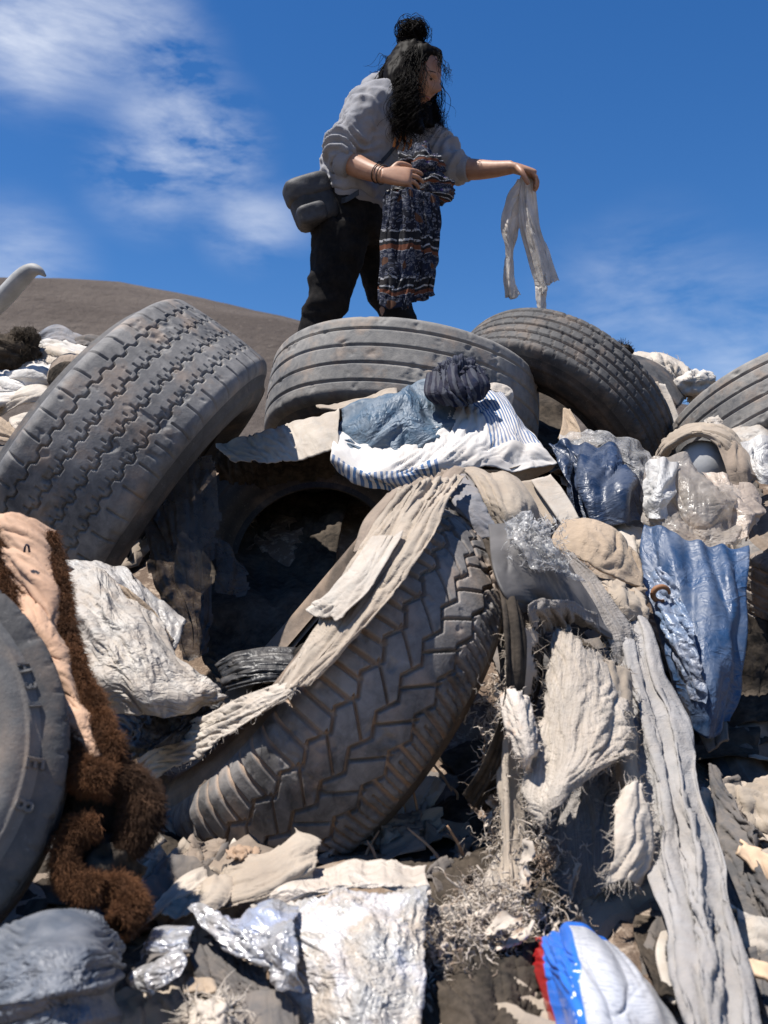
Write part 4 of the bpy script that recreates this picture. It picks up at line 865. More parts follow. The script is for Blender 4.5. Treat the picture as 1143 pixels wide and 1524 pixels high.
item('black_plastic_twist', 'twisted black plastic with fine pleats left of the front tyre', 'plastic',
     '322,985,2.0 350,968,2.0 390,962,2.0 436,964,1.99|328,1002,1.93 358,990,1.90 395,986,1.90 436,986,1.90|338,1030,1.88 370,1022,1.86 400,1016,1.85 432,1012,1.86', p_black(), seed=93, th=.002, ex=(.05, .55), wl=.03, an=(.10, 1), amp=.45, cell=.0055, crease=.1)
item('black_bag', 'crumpled black bin bag in front of the dusty sack', 'bin bag',
     '165,1065,1.86 215,1050,1.84 270,1040,1.86 332,1040,1.88|165,1100,1.78 215,1085,1.74 270,1075,1.76 318,1062,1.8|168,1135,1.74 210,1125,1.71 250,1108,1.72 300,1085,1.76', p_black(), seed=94, th=.002, ex=(.4, .4), wl=.05, an=(1, .8), amp=.45, crease=.5, bend=.006)
item('white_rag_strip', 'long white ragged cloth strip along the upper edge of the front tyre', 'cloth',
     rE('200,1130,.02 240,1098,.03 295,1066,.03 350,1040,.03 434,1008,.02|204,1148,.03 252,1118,.05 308,1088,.05 366,1056,.05 438,1020,.03|222,1166,.01 270,1140,.03 322,1108,.03 378,1074,.03 440,1032,.02', .015), f_cream(), seed=95, torn=.006, ex=(.03, .2), wl=.034, an=(.12, 1), amp=.35, fray=(100, .012, .0008))
# ---- fur trimmed jacket
rowsJ = '-30,770,1.62 10,765,1.60 45,775,1.60 78,798,1.62|-20,840,1.56 25,838,1.53 60,850,1.53 88,868,1.56|10,920,1.50 48,925,1.46 78,930,1.46 100,945,1.50|48,1000,1.44 75,1005,1.41 100,1005,1.41 122,1018,1.44|85,1070,1.39 108,1075,1.36 130,1072,1.36 150,1078,1.39|112,1130,1.35 128,1135,1.33 148,1130,1.33 164,1128,1.35'
jk = item('fur_jacket', 'peach lined jacket panel with brown fur trim across the left tyre', 'jacket', rowsJ, f_peach(), seed=96, th=.008, ex=(.05, .06), wl=.08, an=(.7, .8), amp=.26, crease=.5)
m_fur = simple('brown_fur', (.10, .043, .018), .85, .25, .45, 25, 0)
m_fur2 = simple('dark_brown_fur', (.055, .028, .015), .85, .25, .45, 25, 0)
def fur(name, path, rad, n, L, mat, parent, seed, hr=.00055):
    rs = np.random.RandomState(seed)
    C = cr(np.array([P(*q) for q in path]), 60); r = cr(np.asarray(rad, float), 60)
    core = tube(C[::6], r[::6] * .8, 60, 12)
    n = int(n * 2.6); L *= .55; rad = [x * (.42 + .16 * math.sin(3 * q + seed)) for q, x in enumerate(rad)]
    i = rs.uniform(0, 58.99, n); a = i.astype(int); f = (i - a)[:, None]
    c = C[a] * (1 - f) + C[a + 1] * f; t = C[a + 1] - C[a]; t /= np.linalg.norm(t, axis=1, keepdims=True)
    d = rs.normal(0, 1, (n, 3)); d -= t * (d * t).sum(1, keepdims=True); d /= np.linalg.norm(d, axis=1, keepdims=True)
    p = c + d * (r[a] * .75)[:, None]
    cl = vn(c * 40, seed)[:, None]
    s_ = strands(p, d + t * (.5 + .6 * cl) + rs.normal(0, .3, (n, 3)), L * (.35 + rs.rand(n) + .7 * np.abs(cl[:, 0])), hr, rs, 4, .34, .8)
    return add(name, mesh_data(name, *join([core, s_])), mat, parent)
fur('fur_trim', [(74, 795, 1.60), (90, 870, 1.54), (104, 945, 1.48), (126, 1020, 1.42), (154, 1080, 1.37), (168, 1128, 1.34)], [.010, .012, .011, .012, .013, .014], 5200, .022, m_fur, jk, 1)
fur('fur_trim', [(-14, 790, 1.60), (12, 870, 1.53), (38, 960, 1.46), (68, 1040, 1.40), (98, 1110, 1.35), (120, 1150, 1.32), (165, 1160, 1.32)], [.016, .017, .017, .018, .020, .022, .02], 8000, .026, m_fur, jk, 2)
fur('fur_cuff', [(165, 1150, 1.34), (200, 1170, 1.35), (212, 1215, 1.33), (190, 1262, 1.31)], [.022, .024, .024, .014], 5200, .026, m_fur2, jk, 3)
fur('fur_cuff', [(150, 1225, 1.29), (112, 1240, 1.28), (94, 1280, 1.26), (112, 1318, 1.25), (150, 1322, 1.24)], [.012, .015, .016, .016, .012], 4200, .022, m_fur, jk, 4)
fur('fur_cuff', [(150, 1325, 1.26), (178, 1328, 1.26), (196, 1352, 1.25), (176, 1376, 1.22)], [.016, .021, .021, .016], 3600, .022, m_fur, jk, 5)
tag(patchobj('black_cuff', *join([blob(P(150, 1215, 1.40), (.06, .05, .055), 5, 2.5, .3, 40), blob(P(150, 1290, 1.32), (.05, .05, .04), 6, 2.5, .3, 40)]), f_black(), 0), 'black cloth wadded inside the brown fur curls', 'cloth')
lg = patchobj('small_mark', *tube([P(36, 822, 1.512), P(38, 812, 1.512), P(42, 812, 1.512), (P(44, 822, 1.512))], .0018, 12, 6), f_navy(), 0, jk)
# ---- upper left pile of cloths
PL = [
 ('grey_towel', 'grey towel heaped on the skyline at the left', '50,506,3.95 85,486,3.95 110,498,3.93 150,510,3.9|55,516,3.85 90,505,3.82 120,512,3.8 158,520,3.8|60,530,3.8 100,525,3.76 150,530,3.76', 'f_bluegrey'),
 ('dark_towel', 'dark folded cloth beside the grey towel near the grey tyre', '110,500,3.84 135,498,3.82 165,510,3.8|115,512,3.76 140,512,3.74 168,524,3.74', 'f_dkgrey'),
 ('cream_sheet', 'long cream sheet folded below the grey towel', '46,506,3.78 85,504,3.76 125,516,3.74 172,524,3.72|48,516,3.70 88,514,3.66 128,528,3.66 170,538,3.66|60,528,3.68 90,530,3.64 125,540,3.64 160,548,3.64', 'f_white'),
 ('beige_sheet', 'beige sheet tucked under the long cream sheet', '40,528,3.66 80,522,3.64 120,530,3.62|42,540,3.60 85,534,3.56 130,542,3.56|40,550,3.58 85,545,3.54 130,552,3.54', 'f_cream'),
 ('white_pillowcase', 'white pillowcase left of the dark lined cap', '20,550,3.56 50,540,3.54 85,546,3.52|15,562,3.46 50,556,3.42 88,560,3.44|20,575,3.44 50,574,3.40 85,572,3.42', 'f_white'),
 ('white_shirt', 'white shirt at the left edge under the black fur', '-40,556,3.56 0,552,3.54 30,556,3.5|-40,570,3.46 0,566,3.42 40,572,3.42|-40,584,3.42 0,580,3.38 40,580,3.40', 'f_white'),
 ('puffed_cloth', 'puffed cream cloth below the white pillowcase', '-5,600,3.40 30,578,3.40 65,574,3.40 80,590,3.40|-6,612,3.32 28,590,3.27 65,584,3.27 82,598,3.32|0,620,3.30 30,606,3.25 60,598,3.26 80,604,3.30', 'f_cream'),
 ('cream_roll', 'cream roll at the far left below the white shirt', '-50,585,3.42 -10,578,3.40 28,576,3.40|-50,600,3.32 -10,592,3.28 20,590,3.30|-50,618,3.30 -12,610,3.26 8,606,3.28', 'f_white'),
 ('pocket_flap', 'crumpled cream flap with brown pocket under the puffed cloth', '15,620,3.24 50,612,3.22 85,605,3.2|22,634,3.16 55,625,3.12 90,618,3.14|35,650,3.12 62,648,3.08 82,638,3.1', 'f_cream'),
 ('brown_lining', 'brown lining crammed against the grey tyre', '55,610,3.2 85,600,3.2 120,585,3.2|45,640,3.12 75,632,3.08 98,618,3.1|40,665,3.06 60,660,3.04 75,650,3.06', 'f_brown'),
 ('blanket', 'ribbed tan blanket at the left edge', '-60,618,3.22 -20,612,3.2 18,628,3.18|-60,636,3.1 -15,630,3.06 32,648,3.08|-60,660,3.06 -10,655,3.02 38,664,3.06', 'f_tan'),
 ('dark_scraps', 'dark crumpled plastic below the ribbed tan blanket', '-50,662,3.06 0,662,3.04 38,664,3.02|-50,690,2.96 0,688,2.92 35,680,2.95|-50,720,2.92 0,722,2.88 20,706,2.92', 'f_dkgrey'),
]
for i, (nm, lb, r_, mt) in enumerate(PL):
    item(nm, lb, 'cloth', r_, eval(mt)(), seed=100 + i, th=.006, ex=(.08, .20), wl=.07, an=(.25, 1.), amp=.35)
tag(patchobj('plastic_disc', *blob(P(30, 682, 2.98), (.03, .03, .055), 120, 1.2, .08, 32), simple('white_lid', (.75, .76, .8), .4), 0), 'small white plastic lid against the left edge of the grey tyre', 'lid')
o = root('brown_hat', 'brown cap with black inside propped against the grey tyre', 'cap', P(105, 560, 3.4))
hang(patchobj('crown', *blob(P(108, 560, 3.42), (.085, .06, .075), 121, 1.6, .12, 48), f_brown(), 0), o)
hang(patchobj('inside', *blob(P(103, 563, 3.375), (.068, .03, .055), 122, 1.6, .14, 40), f_black(), 0), o)
rs = np.random.RandomState(4)
b1 = join([blob(P(36, 508, 3.62), (.055, .05, .05), 123, 3, .35, 40), blob(P(10, 528, 3.6), (.11, .06, .06), 124, 3, .35, 48)] + [strands(np.array([P(*q) for q in zip(rs.uniform(cx - w_, cx + w_, 900), rs.uniform(cy - h_, cy + h_, 900), rs.uniform(3.55, 3.62, 900))]), rs.normal(0, 1, (900, 3)), rs.uniform(.02, .05, 900), .0014, rs, 4, .4, .2) for cx, cy, w_, h_ in ((36, 508, 16, 14), (12, 528, 40, 18))])
tag(patchobj('black_fur', *b1, f_black(), 0), 'black fluffy fur piece on the white cloths at the left edge', 'fur')
# bent grey pipe
q = [P(-210, 640, 3.5), P(-130, 565, 3.5), P(-60, 500, 3.5), P(0, 448, 3.45), P(30, 416, 3.42), P(46, 403, 3.41), P(58, 403, 3.40), P(68, 411, 3.40)]
tag(patchobj('bent_strip', *tube(q, [.034, .034, .034, .034, .032, .026, .016, .004], 60, 14), simple('weathered_grey_plastic', (.27, .27, .265), .6, .3, .25, 10, .3), 0), 'weathered grey plastic pipe with a bent tip at the left edge', 'pipe')
# ---- dry sticks in the shade
rs = np.random.RandomState(21)
for i in range(26):
    px, py = rs.uniform(470, 760), rs.uniform(1130, 1300); d = Dp(py) + .10 + rs.uniform(-.05, .1)
    a = rs.uniform(.6, 2.2); L = rs.uniform(.05, .16); c0 = P(px, py, d); v_ = (math.cos(a) * RT + math.sin(a) * UP * .8 + rs.normal(0, .2, 3))
    tag(patchobj('dry_stick', *tube([c0 - v_ * L / 2, c0 + rs.normal(0, .006, 3), c0 + v_ * L / 2], [.002, .0028, .0015], 10, 5), simple('dry_stick', (.36, .22, .13), .8), 0), 'thin dry stick in the shade below the front tyre', 'stick', 'dry sticks below the front tyre')
for i, (a_, b_, lb) in enumerate((((1100, 1262, 1.5), (1170, 1350, 1.45), 'splintered tan wood at the right edge below the dark rag'), ((1085, 1430, 1.24), (1160, 1475, 1.2), 'small wood splinter low at the right edge'))):
    item('wood_splinter', lb, 'wood', [f'{a_[0]},{a_[1]-12},{a_[2]} {b_[0]},{a_[1]+10},{b_[2]}', f'{a_[0]},{a_[1]+8},{a_[2]-.03} {b_[0]},{b_[1]},{b_[2]-.03}'], simple('splintered_wood', (.47, .34, .23), .8), seed=130 + i, th=.012, ex=(.02, .02), torn=.006)
# ---- dark rags deep in the gaps, and black sheets standing in for shade
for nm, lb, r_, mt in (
  ('black_sheet', 'black sheet standing in for shade in the gap between the smooth tyre and the dark leaning tyre', '735,560,3.75 790,555,3.72 850,570,3.72|735,610,3.6 795,610,3.52 850,620,3.5|740,665,3.3 795,665,3.2 850,670,3.2', 'f_black'),  # black sheet added to give the tyre gap its shade
  ('hollow_lining', 'added black sheet imitating shadow at the back of the dark hollow left of the front tyre', '290,730,3.2 400,735,3.2 520,730,3.15|300,800,2.9 400,830,2.9 500,830,2.8|300,880,2.55 400,890,2.5 500,890,2.45|300,960,2.36 400,965,2.3 480,960,2.2|320,1010,2.2 400,1010,2.14 450,1010,2.1', 'f_black'),  # added black surface darkens the hollow like deep shadow
  ('dark_tangle_cloth', 'black sheet imitating the shadow under the shredded sacking fibres', '600,1290,1.58 720,1270,1.60 830,1270,1.58|610,1360,1.42 720,1350,1.42 830,1350,1.42|620,1440,1.27 720,1440,1.25 820,1440,1.27|630,1560,1.1 720,1560,1.08 815,1560,1.1', 'f_black'),  # black surface imitates shadow below the fibres, hides lit sand
  ('shade_cloth', 'black sheet standing in for deep shade under the front tyre', '240,1240,1.75 420,1230,1.82 600,1200,1.9 760,1130,2.0|240,1280,1.62 420,1275,1.66 600,1260,1.70 750,1200,1.8|250,1310,1.54 420,1310,1.56 600,1300,1.60 740,1280,1.68', 'f_black'),  # shade under the tyre made with a black surface
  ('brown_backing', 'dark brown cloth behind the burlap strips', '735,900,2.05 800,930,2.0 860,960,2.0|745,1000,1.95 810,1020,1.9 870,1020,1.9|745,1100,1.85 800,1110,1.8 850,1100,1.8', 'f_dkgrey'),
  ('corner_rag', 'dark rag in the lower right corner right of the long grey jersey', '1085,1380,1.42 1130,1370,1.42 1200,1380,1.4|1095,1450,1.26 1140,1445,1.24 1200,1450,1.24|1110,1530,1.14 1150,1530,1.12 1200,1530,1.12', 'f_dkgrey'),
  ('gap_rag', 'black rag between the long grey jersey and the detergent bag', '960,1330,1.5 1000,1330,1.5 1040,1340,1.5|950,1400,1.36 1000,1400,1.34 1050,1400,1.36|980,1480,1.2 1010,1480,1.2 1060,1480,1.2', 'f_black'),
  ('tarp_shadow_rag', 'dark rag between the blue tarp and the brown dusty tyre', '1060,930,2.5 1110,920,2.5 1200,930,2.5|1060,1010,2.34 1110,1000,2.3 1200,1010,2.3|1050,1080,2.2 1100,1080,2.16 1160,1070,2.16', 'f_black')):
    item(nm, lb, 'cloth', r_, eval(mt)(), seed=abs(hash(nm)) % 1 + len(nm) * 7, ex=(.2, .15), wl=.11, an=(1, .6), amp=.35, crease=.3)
# ---- loose rags that cover the slope between the bigger things
rs = np.random.RandomState(77); pcs = {q: [] for q in range(6)}
for i in range(460):
    x, y = rs.uniform(-2.6, 2.6), rs.uniform(.95, 4.8)
    if abs(x - 0) < .5 and 3.4 < y < 4.3: continue
    if -.75 < x < .1 and 2.0 < y < 3.3: continue
    z = ground_at(x, y); s_ = rs.uniform(.07, .16)
    if y < 1.15: s_ *= .5
    a = rs.uniform(0, 6.28); sl_ = (ground_at(x, y + .05) - ground_at(x, y - .05)) / .1
    ex_ = np.array([math.cos(a), math.sin(a), sl_ * math.sin(a)]); ey_ = np.array([-math.sin(a), math.cos(a), sl_ * math.cos(a)])
    c0 = np.array([x, y, z + .02]); A_r = rs.uniform(.6, 1.6)
    ctrl = np.array([[c0 + ex_ * s_ * (u - 1) * A_r + ey_ * s_ * (v - 1) + np.array([0, 0, rs.uniform(-.03, .05)]) for u in range(3)] for v in range(3)])
    pcs[rs.randint(4)].append(cloth(ctrl, seed=i, ex=(.3, .2), wl=.06, an=(1, .5), amp=.35, it=40, cell=.014, maxn=22))
for i in range(430):
    px, py = rs.uniform(150, 1140), rs.uniform(1180, 1560); d = Dp(py) + rs.uniform(.10, .24)
    if (px > 770 and px < 1040 and py > 1350) or (370 < px < 650 and py > 1260) or (px < 210 and py > 1320): continue
    c0 = P(px, py, d); s_ = rs.uniform(.025, .06); a = rs.uniform(0, 6.28)
    ex_ = np.array([math.cos(a), math.sin(a), .55 * math.sin(a)]); ey_ = np.array([-math.sin(a), math.cos(a), .55 * math.cos(a)]); A_r = rs.uniform(.5, 1.8)
    ctrl = np.array([[c0 + ex_ * s_ * (u - 1) * A_r + ey_ * s_ * (v - 1) + np.array([0, 0, rs.uniform(-.02, .03)]) for u in range(3)] for v in range(3)])
    pcs[rs.choice([0, 1, 2, 4, 5, 5])].append(cloth(ctrl, seed=i + 900, ex=(.3, .2), wl=.03, an=(1, .4), amp=.4, it=40, cell=.006, maxn=24, torn=.004))
lt = None
for j, mt in enumerate((f_dkgrey(), f_khaki(), f_brown(), f_black(), f_cream(), f_beige())):
    V, F, U = join(pcs[j]); o = patchobj('rag_litter' if j == 0 else 'rag_layer', V, F, U, mt, .003, lt)
    if j == 0: lt = tag(o, 'loose dusty rags trodden into the slope under everything', 'rags', kind='stuff')
    else: o['kind'] = 'stuff'
# ---------------------------------------------------------------- the person on the heap
D0 = 3.8; PS = FPX / D0
def Q(px, py, dd=0.): return P(px, py, D0 + dd)
def bvec(v): return v / np.linalg.norm(v)
B_dir = bvec(.52 * RT - .06 * UP + .85 * FW)        # from her right shoulder to her left
F_dir = bvec(.82 * RT - .10 * UP - .52 * FW)        # the way the chest faces
def rings(rows, n=40, m=60, pw=2.3):
    "rows: (centre, half breadth, half depth, B, F) -> closed loft"
    C = cr(np.array([r[0] for r in rows]), m); b = cr(np.array([[r[1]] for r in rows]), m); t = cr(np.array([[r[2]] for r in rows]), m)
    B = cr(np.array([r[3] if len(r) > 3 else B_dir for r in rows]), m); Fd = cr(np.array([r[4] if len(r) > 4 else F_dir for r in rows]), m)
    th = np.linspace(0, 2 * math.pi, n, endpoint=False)
    cx = np.sign(np.cos(th)) * np.abs(np.cos(th)) ** (2 / pw); sx = np.sign(np.sin(th)) * np.abs(np.sin(th)) ** (2 / pw)
    V = C[:, None] + b[:, None] * cx[None, :, None] * B[:, None] + t[:, None] * sx[None, :, None] * Fd[:, None]
    F = gridF(m, n, wrapu=True); V = V.reshape(-1, 3); k = len(V)
    caps = np.array([[k, (i + 1) % n, i] for i in range(n)] + [[k + 1, k - n + i, k - n + (i + 1) % n] for i in range(n)])
    return np.concatenate([V, C[:1], C[-1:]]), [F, caps], np.zeros((k + 2, 2))
def merge(name, parts, voxel, mat, smooth=6, fold=None, parent=None):
    V, F, U = join(parts)
    o = bpy.data.objects.new('tmp', mesh_data('tmp', V, F)); COL.objects.link(o)
    r = o.modifiers.new('r', 'REMESH'); r.mode = 'VOXEL'; r.voxel_size = voxel; r.use_smooth_shade = True
    if smooth:
        s = o.modifiers.new('s', 'SMOOTH'); s.factor = .5; s.iterations = smooth
    bpy.context.view_layer.update(); dg = bpy.context.evaluated_depsgraph_get()
    me = bpy.data.meshes.new_from_object(o.evaluated_get(dg)); bpy.data.objects.remove(o)
    me.name = name; me.materials.clear()
    if fold is not None:
        n = len(me.vertices); co = np.empty(n * 3, np.float32); no = np.empty(n * 3, np.float32)
        me.vertices.foreach_get('co', co); me.vertices.foreach_get('normal', no)
        co = co.reshape(-1, 3).astype(float); no = no.reshape(-1, 3).astype(float)
        co = co + no * fold(co)[:, None]
        me.vertices.foreach_set('co', co.astype(np.float32).ravel())
    me.polygons.foreach_set('use_smooth', np.ones(len(me.polygons), bool)); me.update()
    o = add(name, me, mat); 
    if parent: hang(o, parent)
    return o
foot = Q(520, 690, .05)
person = root('person', 'person in a grey hooded sweatshirt and black trousers standing on the heap holding cloths', 'person', foot)
# ---- head
hc = Q(619, 116, 0.); hF = bvec(.79 * RT - .39 * UP - .45 * FW); hU = bvec(.33 * RT + .94 * UP - .0 * FW); hU = bvec(hU - hF * (hU @ hF)); hL = np.cross(hU, hF)
def head():
    n = 72; th = np.linspace(-math.pi, math.pi, n, endpoint=False); ph = np.linspace(.03, math.pi - .03, 54)
    t, p = np.meshgrid(th, ph); f = np.sin(p) * np.cos(t); l = np.sin(p) * np.sin(t); u = np.cos(p)
    X = .098 * f; Y = .075 * l; Z = .118 * u
    low = np.clip(-u, 0, 1)
    Y *= 1 - .34 * low ** 1.3; X = np.where(f < 0, X * (1 - .35 * low), X * (1 - .06 * low)); 
    X += np.where(f > 0, .012 * low, 0)
    g = lambda a, b, sa, sb: np.exp(-((l - a) / sa) ** 2 - ((u - b) / sb) ** 2) * (f > 0)
    X += .030 * g(0, -.22, .14, .16) + .014 * g(0, -.05, .12, .16)          # nose
    X += .006 * (g(.3, .14, .22, .08) + g(-.3, .14, .22, .08))              # brow
    X -= .011 * (g(.34, -.02, .16, .10) + g(-.34, -.02, .16, .10))          # eye sockets
    X += .004 * (g(.34, -.02, .10, .05) + g(-.34, -.02, .10, .05))          # lids
    X += .007 * g(0, -.50, .20, .045) + .008 * g(0, -.60, .18, .05) - .004 * g(0, -.55, .22, .025)   # lips
    X += .012 * g(0, -.84, .25, .12)                                        # chin
    X += .004 * (g(.45, -.28, .2, .16) + g(-.45, -.28, .2, .16))            # cheeks
    V = hc + X[..., None] * hF + Y[..., None] * hL + Z[..., None] * hU
    V = V.reshape(-1, 3); k = len(V); F = gridF(54, n, wrapu=True)
    caps = np.array([[k, (i + 1) % n, i] for i in range(n)] + [[k + 1, k - n + i, k - n + (i + 1) % n] for i in range(n)])
    return np.concatenate([V, V[:n].mean(0)[None], V[-n:].mean(0)[None]]), [F, caps], np.zeros((k + 2, 2))
def H(f, l, u): return hc + f * hF + l * hL + u * hU
body = [head(), tube([Q(596, 160, 0), Q(602, 140, 0), H(-.02, 0, -.06)], [.062, .054, .056], 20, 20)]
for s_ in (1, -1):
    body.append(blob(H(-.012, s_ * .076, -.012), (.016, .010, .030), 1, 2, .1, 20))
# torso and legs inside the clothes
body.append(rings([(Q(525, 335), .16, .11), (Q(540, 265), .14, .10), (Q(566, 190), .16, .105), (Q(582, 158), .15, .085), (Q(594, 145), .06, .06)]))
def limb(pts, r, m=40, sd=16): body.append(tube([Q(*p) for p in pts], r, m, sd))
limb([(505, 345, -.08), (487, 430, -.10), (468, 520, -.06), (458, 668, -.02)], [.085, .062, .05, .036])
limb([(552, 350, .08), (577, 430, .10), (596, 520, .09), (606, 655, .10)], [.085, .062, .05, .036])
# arms: shoulder, elbow, wrist
limb([(547, 168, -.12), (529, 196, -.15), (508, 228, -.17)], [.050, .043, .040])
limb([(508, 229, -.17), (524, 243, -.20), (548, 254, -.24), (574, 262, -.285)], [.042, .043, .036, .027])
limb([(618, 182, .12), (650, 225, .10), (672, 248, .07)], [.052, .045, .040])
limb([(672, 248, .07), (700, 252, .03), (732, 252, -.02), (762, 249, -.06)], [.040, .041, .033, .025])
def hand(wr, pal, up, out, fl, curl, thumb):
    "wr wrist point, pal unit direction to the knuckles, up = back of the hand, out = towards the thumb"
    up = bvec(up - pal * (up @ pal)); out = bvec(out - pal * (out @ pal) - up * (out @ up))
    k = .088
    P_ = [rings([(wr - pal * .01, .024, .019, out, up), (wr + pal * .02, .034, .019, out, up), (wr + pal * .06, .040, .017, out, up), (wr + pal * k, .039, .014, out, up), (wr + pal * (k + .008), .030, .008, out, up)], 24, 30, 2.6)]
    for i, (o_, ln) in enumerate(((.031, .070), (.0105, .079), (-.0105, .073), (-.030, .058))):
        b0 = wr + pal * (k - .012 - .004 * abs(i - 1)) + out * o_; pts = [b0]; d = pal * 1.; a = 0
        for seg, fr in enumerate((.45, .32, .25)):
            a += curl[i][seg]; d = bvec(math.cos(a) * pal - math.sin(a) * up + out * .05 * (1.5 - i))
            pts.append(pts[-1] + d * ln * fr)
        P_.append(tube(pts, [.0088, .0084, .0076, .0058], 26, 12))
    t0 = wr + pal * .022 + out * .022; t1 = t0 + bvec(out * .8 + pal * .6 - up * thumb[0]) * .038; t2 = t1 + bvec(pal * .8 + out * .25 - up * thumb[1]) * .030; t3 = t2 + bvec(pal * .8 - up * thumb[2]) * .024
    P_.append(tube([t0, t1, t2, t3], [.0135, .0118, .0102, .0075], 26, 12))
    return P_
body += hand(Q(572, 261, -.295), bvec(.95 * RT - .08 * UP - .06 * FW), bvec(.35 * UP - .9 * FW + .15 * RT), UP, None, [(.15, .35, .3), (.25, .45, .35), (.32, .5, .4), (.42, .55, .4)], (.0, .3, .4))
body += hand(Q(762, 249, -.06), bvec(.93 * RT - .30 * UP - .06 * FW), bvec(.9 * UP - .15 * FW + .3 * RT), -FW, None, [(.55, .6, .5), (.6, .65, .5), (.62, .7, .5), (.7, .7, .5)], (.5, .8, .7))
k = NT('skin'); o_ = k.co('Object')
c = k.mix(k.ramp(k.noise(o_, 30, 4), .35, .65), (.28, .145, .09), (.345, .19, .12)); k.set(c, .5, .35)
k.b.inputs['Subsurface Weight'].default_value = .08; k.b.inputs['Subsurface Radius'].default_value = (.01, .004, .002)
k.bump(k.noise(o_, 250, 3), .12, .001); SKIN = k.m
merge('body', body, .0036, SKIN, 2, None, person)
dk = simple('dark_eye', (.012, .009, .007), .25, .5)
for s_ in (1, -1):
    hang(patchobj('eye', *blob(H(.0855, s_ * .026, -.004), (.0045, .0125, .0030), 1, 1, 0, 20), dk, 0), person)
    q = [H(.091, s_ * .009, .017), H(.0895, s_ * .026, .024), H(.076, s_ * .050, .016)]
    hang(patchobj('eyebrow', *tube(q, [.0022, .0030, .0012], 20, 8), dk, 0), person)
q = [H(.086, .015, -.0665), H(.0935, .006, -.065), H(.0935, -.006, -.065), H(.086, -.015, -.0665)]
hang(patchobj('lips', *tube(q, [.0015, .0042, .0042, .0015], 24, 10), simple('lips', (.26, .105, .08), .5), 0), person)
# ---- hooded sweatshirt
def along(p, a, b):
    d = b - a; return (p - a) @ d / (d @ d)
sh_n = [Q(547, 163, -.12), Q(529, 190, -.15), Q(509, 222, -.175), Q(512, 241, -.195), Q(520, 245, -.205)]
sh_f = [Q(612, 176, .11), Q(640, 208, .10), Q(664, 240, .07), Q(688, 251, .04), Q(692, 251, .035)]
def sleeve_fold(co):
    d = fbm(co * 16, 3, 4) * .009 + ridged(co * np.array([9, 9, 5]) , 8, 3) * .010
    for pts, s in ((sh_n, 1), (sh_f, 2)):
        el = pts[2]; w_ = np.exp(-(np.linalg.norm(co - el, axis=1) / .10) ** 2)
        ax = bvec(pts[3] - pts[1]); t = co @ ax
        d = d + w_ * .016 * np.sin(t * 150 + 3.5 * vn(co * 12, s) * 2)
    return d
hood = [tube([Q(556, 152, -.10), Q(553, 136, -.03), Q(560, 128, .05), Q(580, 132, .13), Q(606, 160, .10)], [.030, .038, .040, .038, .026], 40, 16),
        tube([Q(548, 152, -.11), Q(572, 150, -.13), Q(596, 172, -.09), Q(606, 180, -.02)], [.030, .032, .026, .02], 30, 14)]
torso = rings([(Q(528, 306), .168, .135), (Q(530, 296), .185, .15), (Q(540, 262), .172, .145), (Q(556, 222), .172, .135), (Q(570, 185), .182, .125), (Q(580, 160), .172, .105), (Q(588, 142), .115, .085), (Q(593, 132), .075, .07)], 48, 70)
k = NT('heather_grey_fleece'); o_ = k.co('Object')
c = k.mix(k.noise(o_, 330, 3, .7), (.165, .165, .178), (.255, .255, .27)); c = k.mix(k.math('MULTIPLY', k.ramp(k.noise(o_, 9, 4), .5, .7), .2), c, (.34, .29, .25))
k.set(c, .95, .15); k.b.inputs['Sheen Weight'].default_value = .15; k.bump(k.math('ADD', k.noise(o_, 500, 2), k.noise(o_, 40, 4)), .25, .003); FLEECE = k.m
hoodie = merge('sweatshirt', [torso, tube(sh_n[:3] + [sh_n[3]], [.072, .070, .068, .056], 40, 24), tube(sh_f[:3] + [sh_f[3]], [.070, .070, .066, .054], 40, 24)] + hood, .0068, FLEECE, 8, sleeve_fold, person)
for nm, pts, r in (('cuff', [Q(508, 239, -.19), Q(519, 244, -.203), Q(523, 246, -.208)], [.052, .050, .047]), ('cuff', [Q(682, 250.5, .045), Q(694, 252, .03), Q(698, 252, .025)], [.050, .048, .046])):
    hang(patchobj(nm, *tube(pts, r, 14, 28), FLEECE, 0), person)
# hem ribbing
v, f, u = rings([(Q(527, 318), .170, .136), (Q(528, 308), .180, .146), (Q(528.5, 298), .176, .142)], 96, 14)
hang(patchobj('hem', v, f, u, FLEECE, 0), person)
from mathutils.bvhtree import BVHTree
bv = BVHTree.FromPolygons([v.co[:] for v in hoodie.data.vertices], [tuple(p.vertices) for p in hoodie.data.polygons])
def onto(p, off):
    d = Vector(p - CAM).normalized(); h = bv.ray_cast(Vector(CAM), d, 8.)
    if h[0] is None: return p
    return np.array(h[0]) + np.array(h[1]) * off
# chest print: broken orange strokes
pr = []
for pts in ([(597, 192), (590, 222)], [(603, 196), (598, 228)], [(606, 212), (613, 232)], [(588, 205), (583, 226)], [(612, 206), (606, 224)], [(596, 226), (600, 240)]):
    pr.append(tube([onto(Q(*p), .002) for p in [pts[0], ((pts[0][0] + pts[1][0]) / 2 + 1, (pts[0][1] + pts[1][1]) / 2), pts[1]]], [.0035, .006, .0035], 16, 6))
hang(patchobj('chest_print', *join(pr), simple('orange_print', (.50, .20, .07), .8, .2, .4, 60), 0), person)
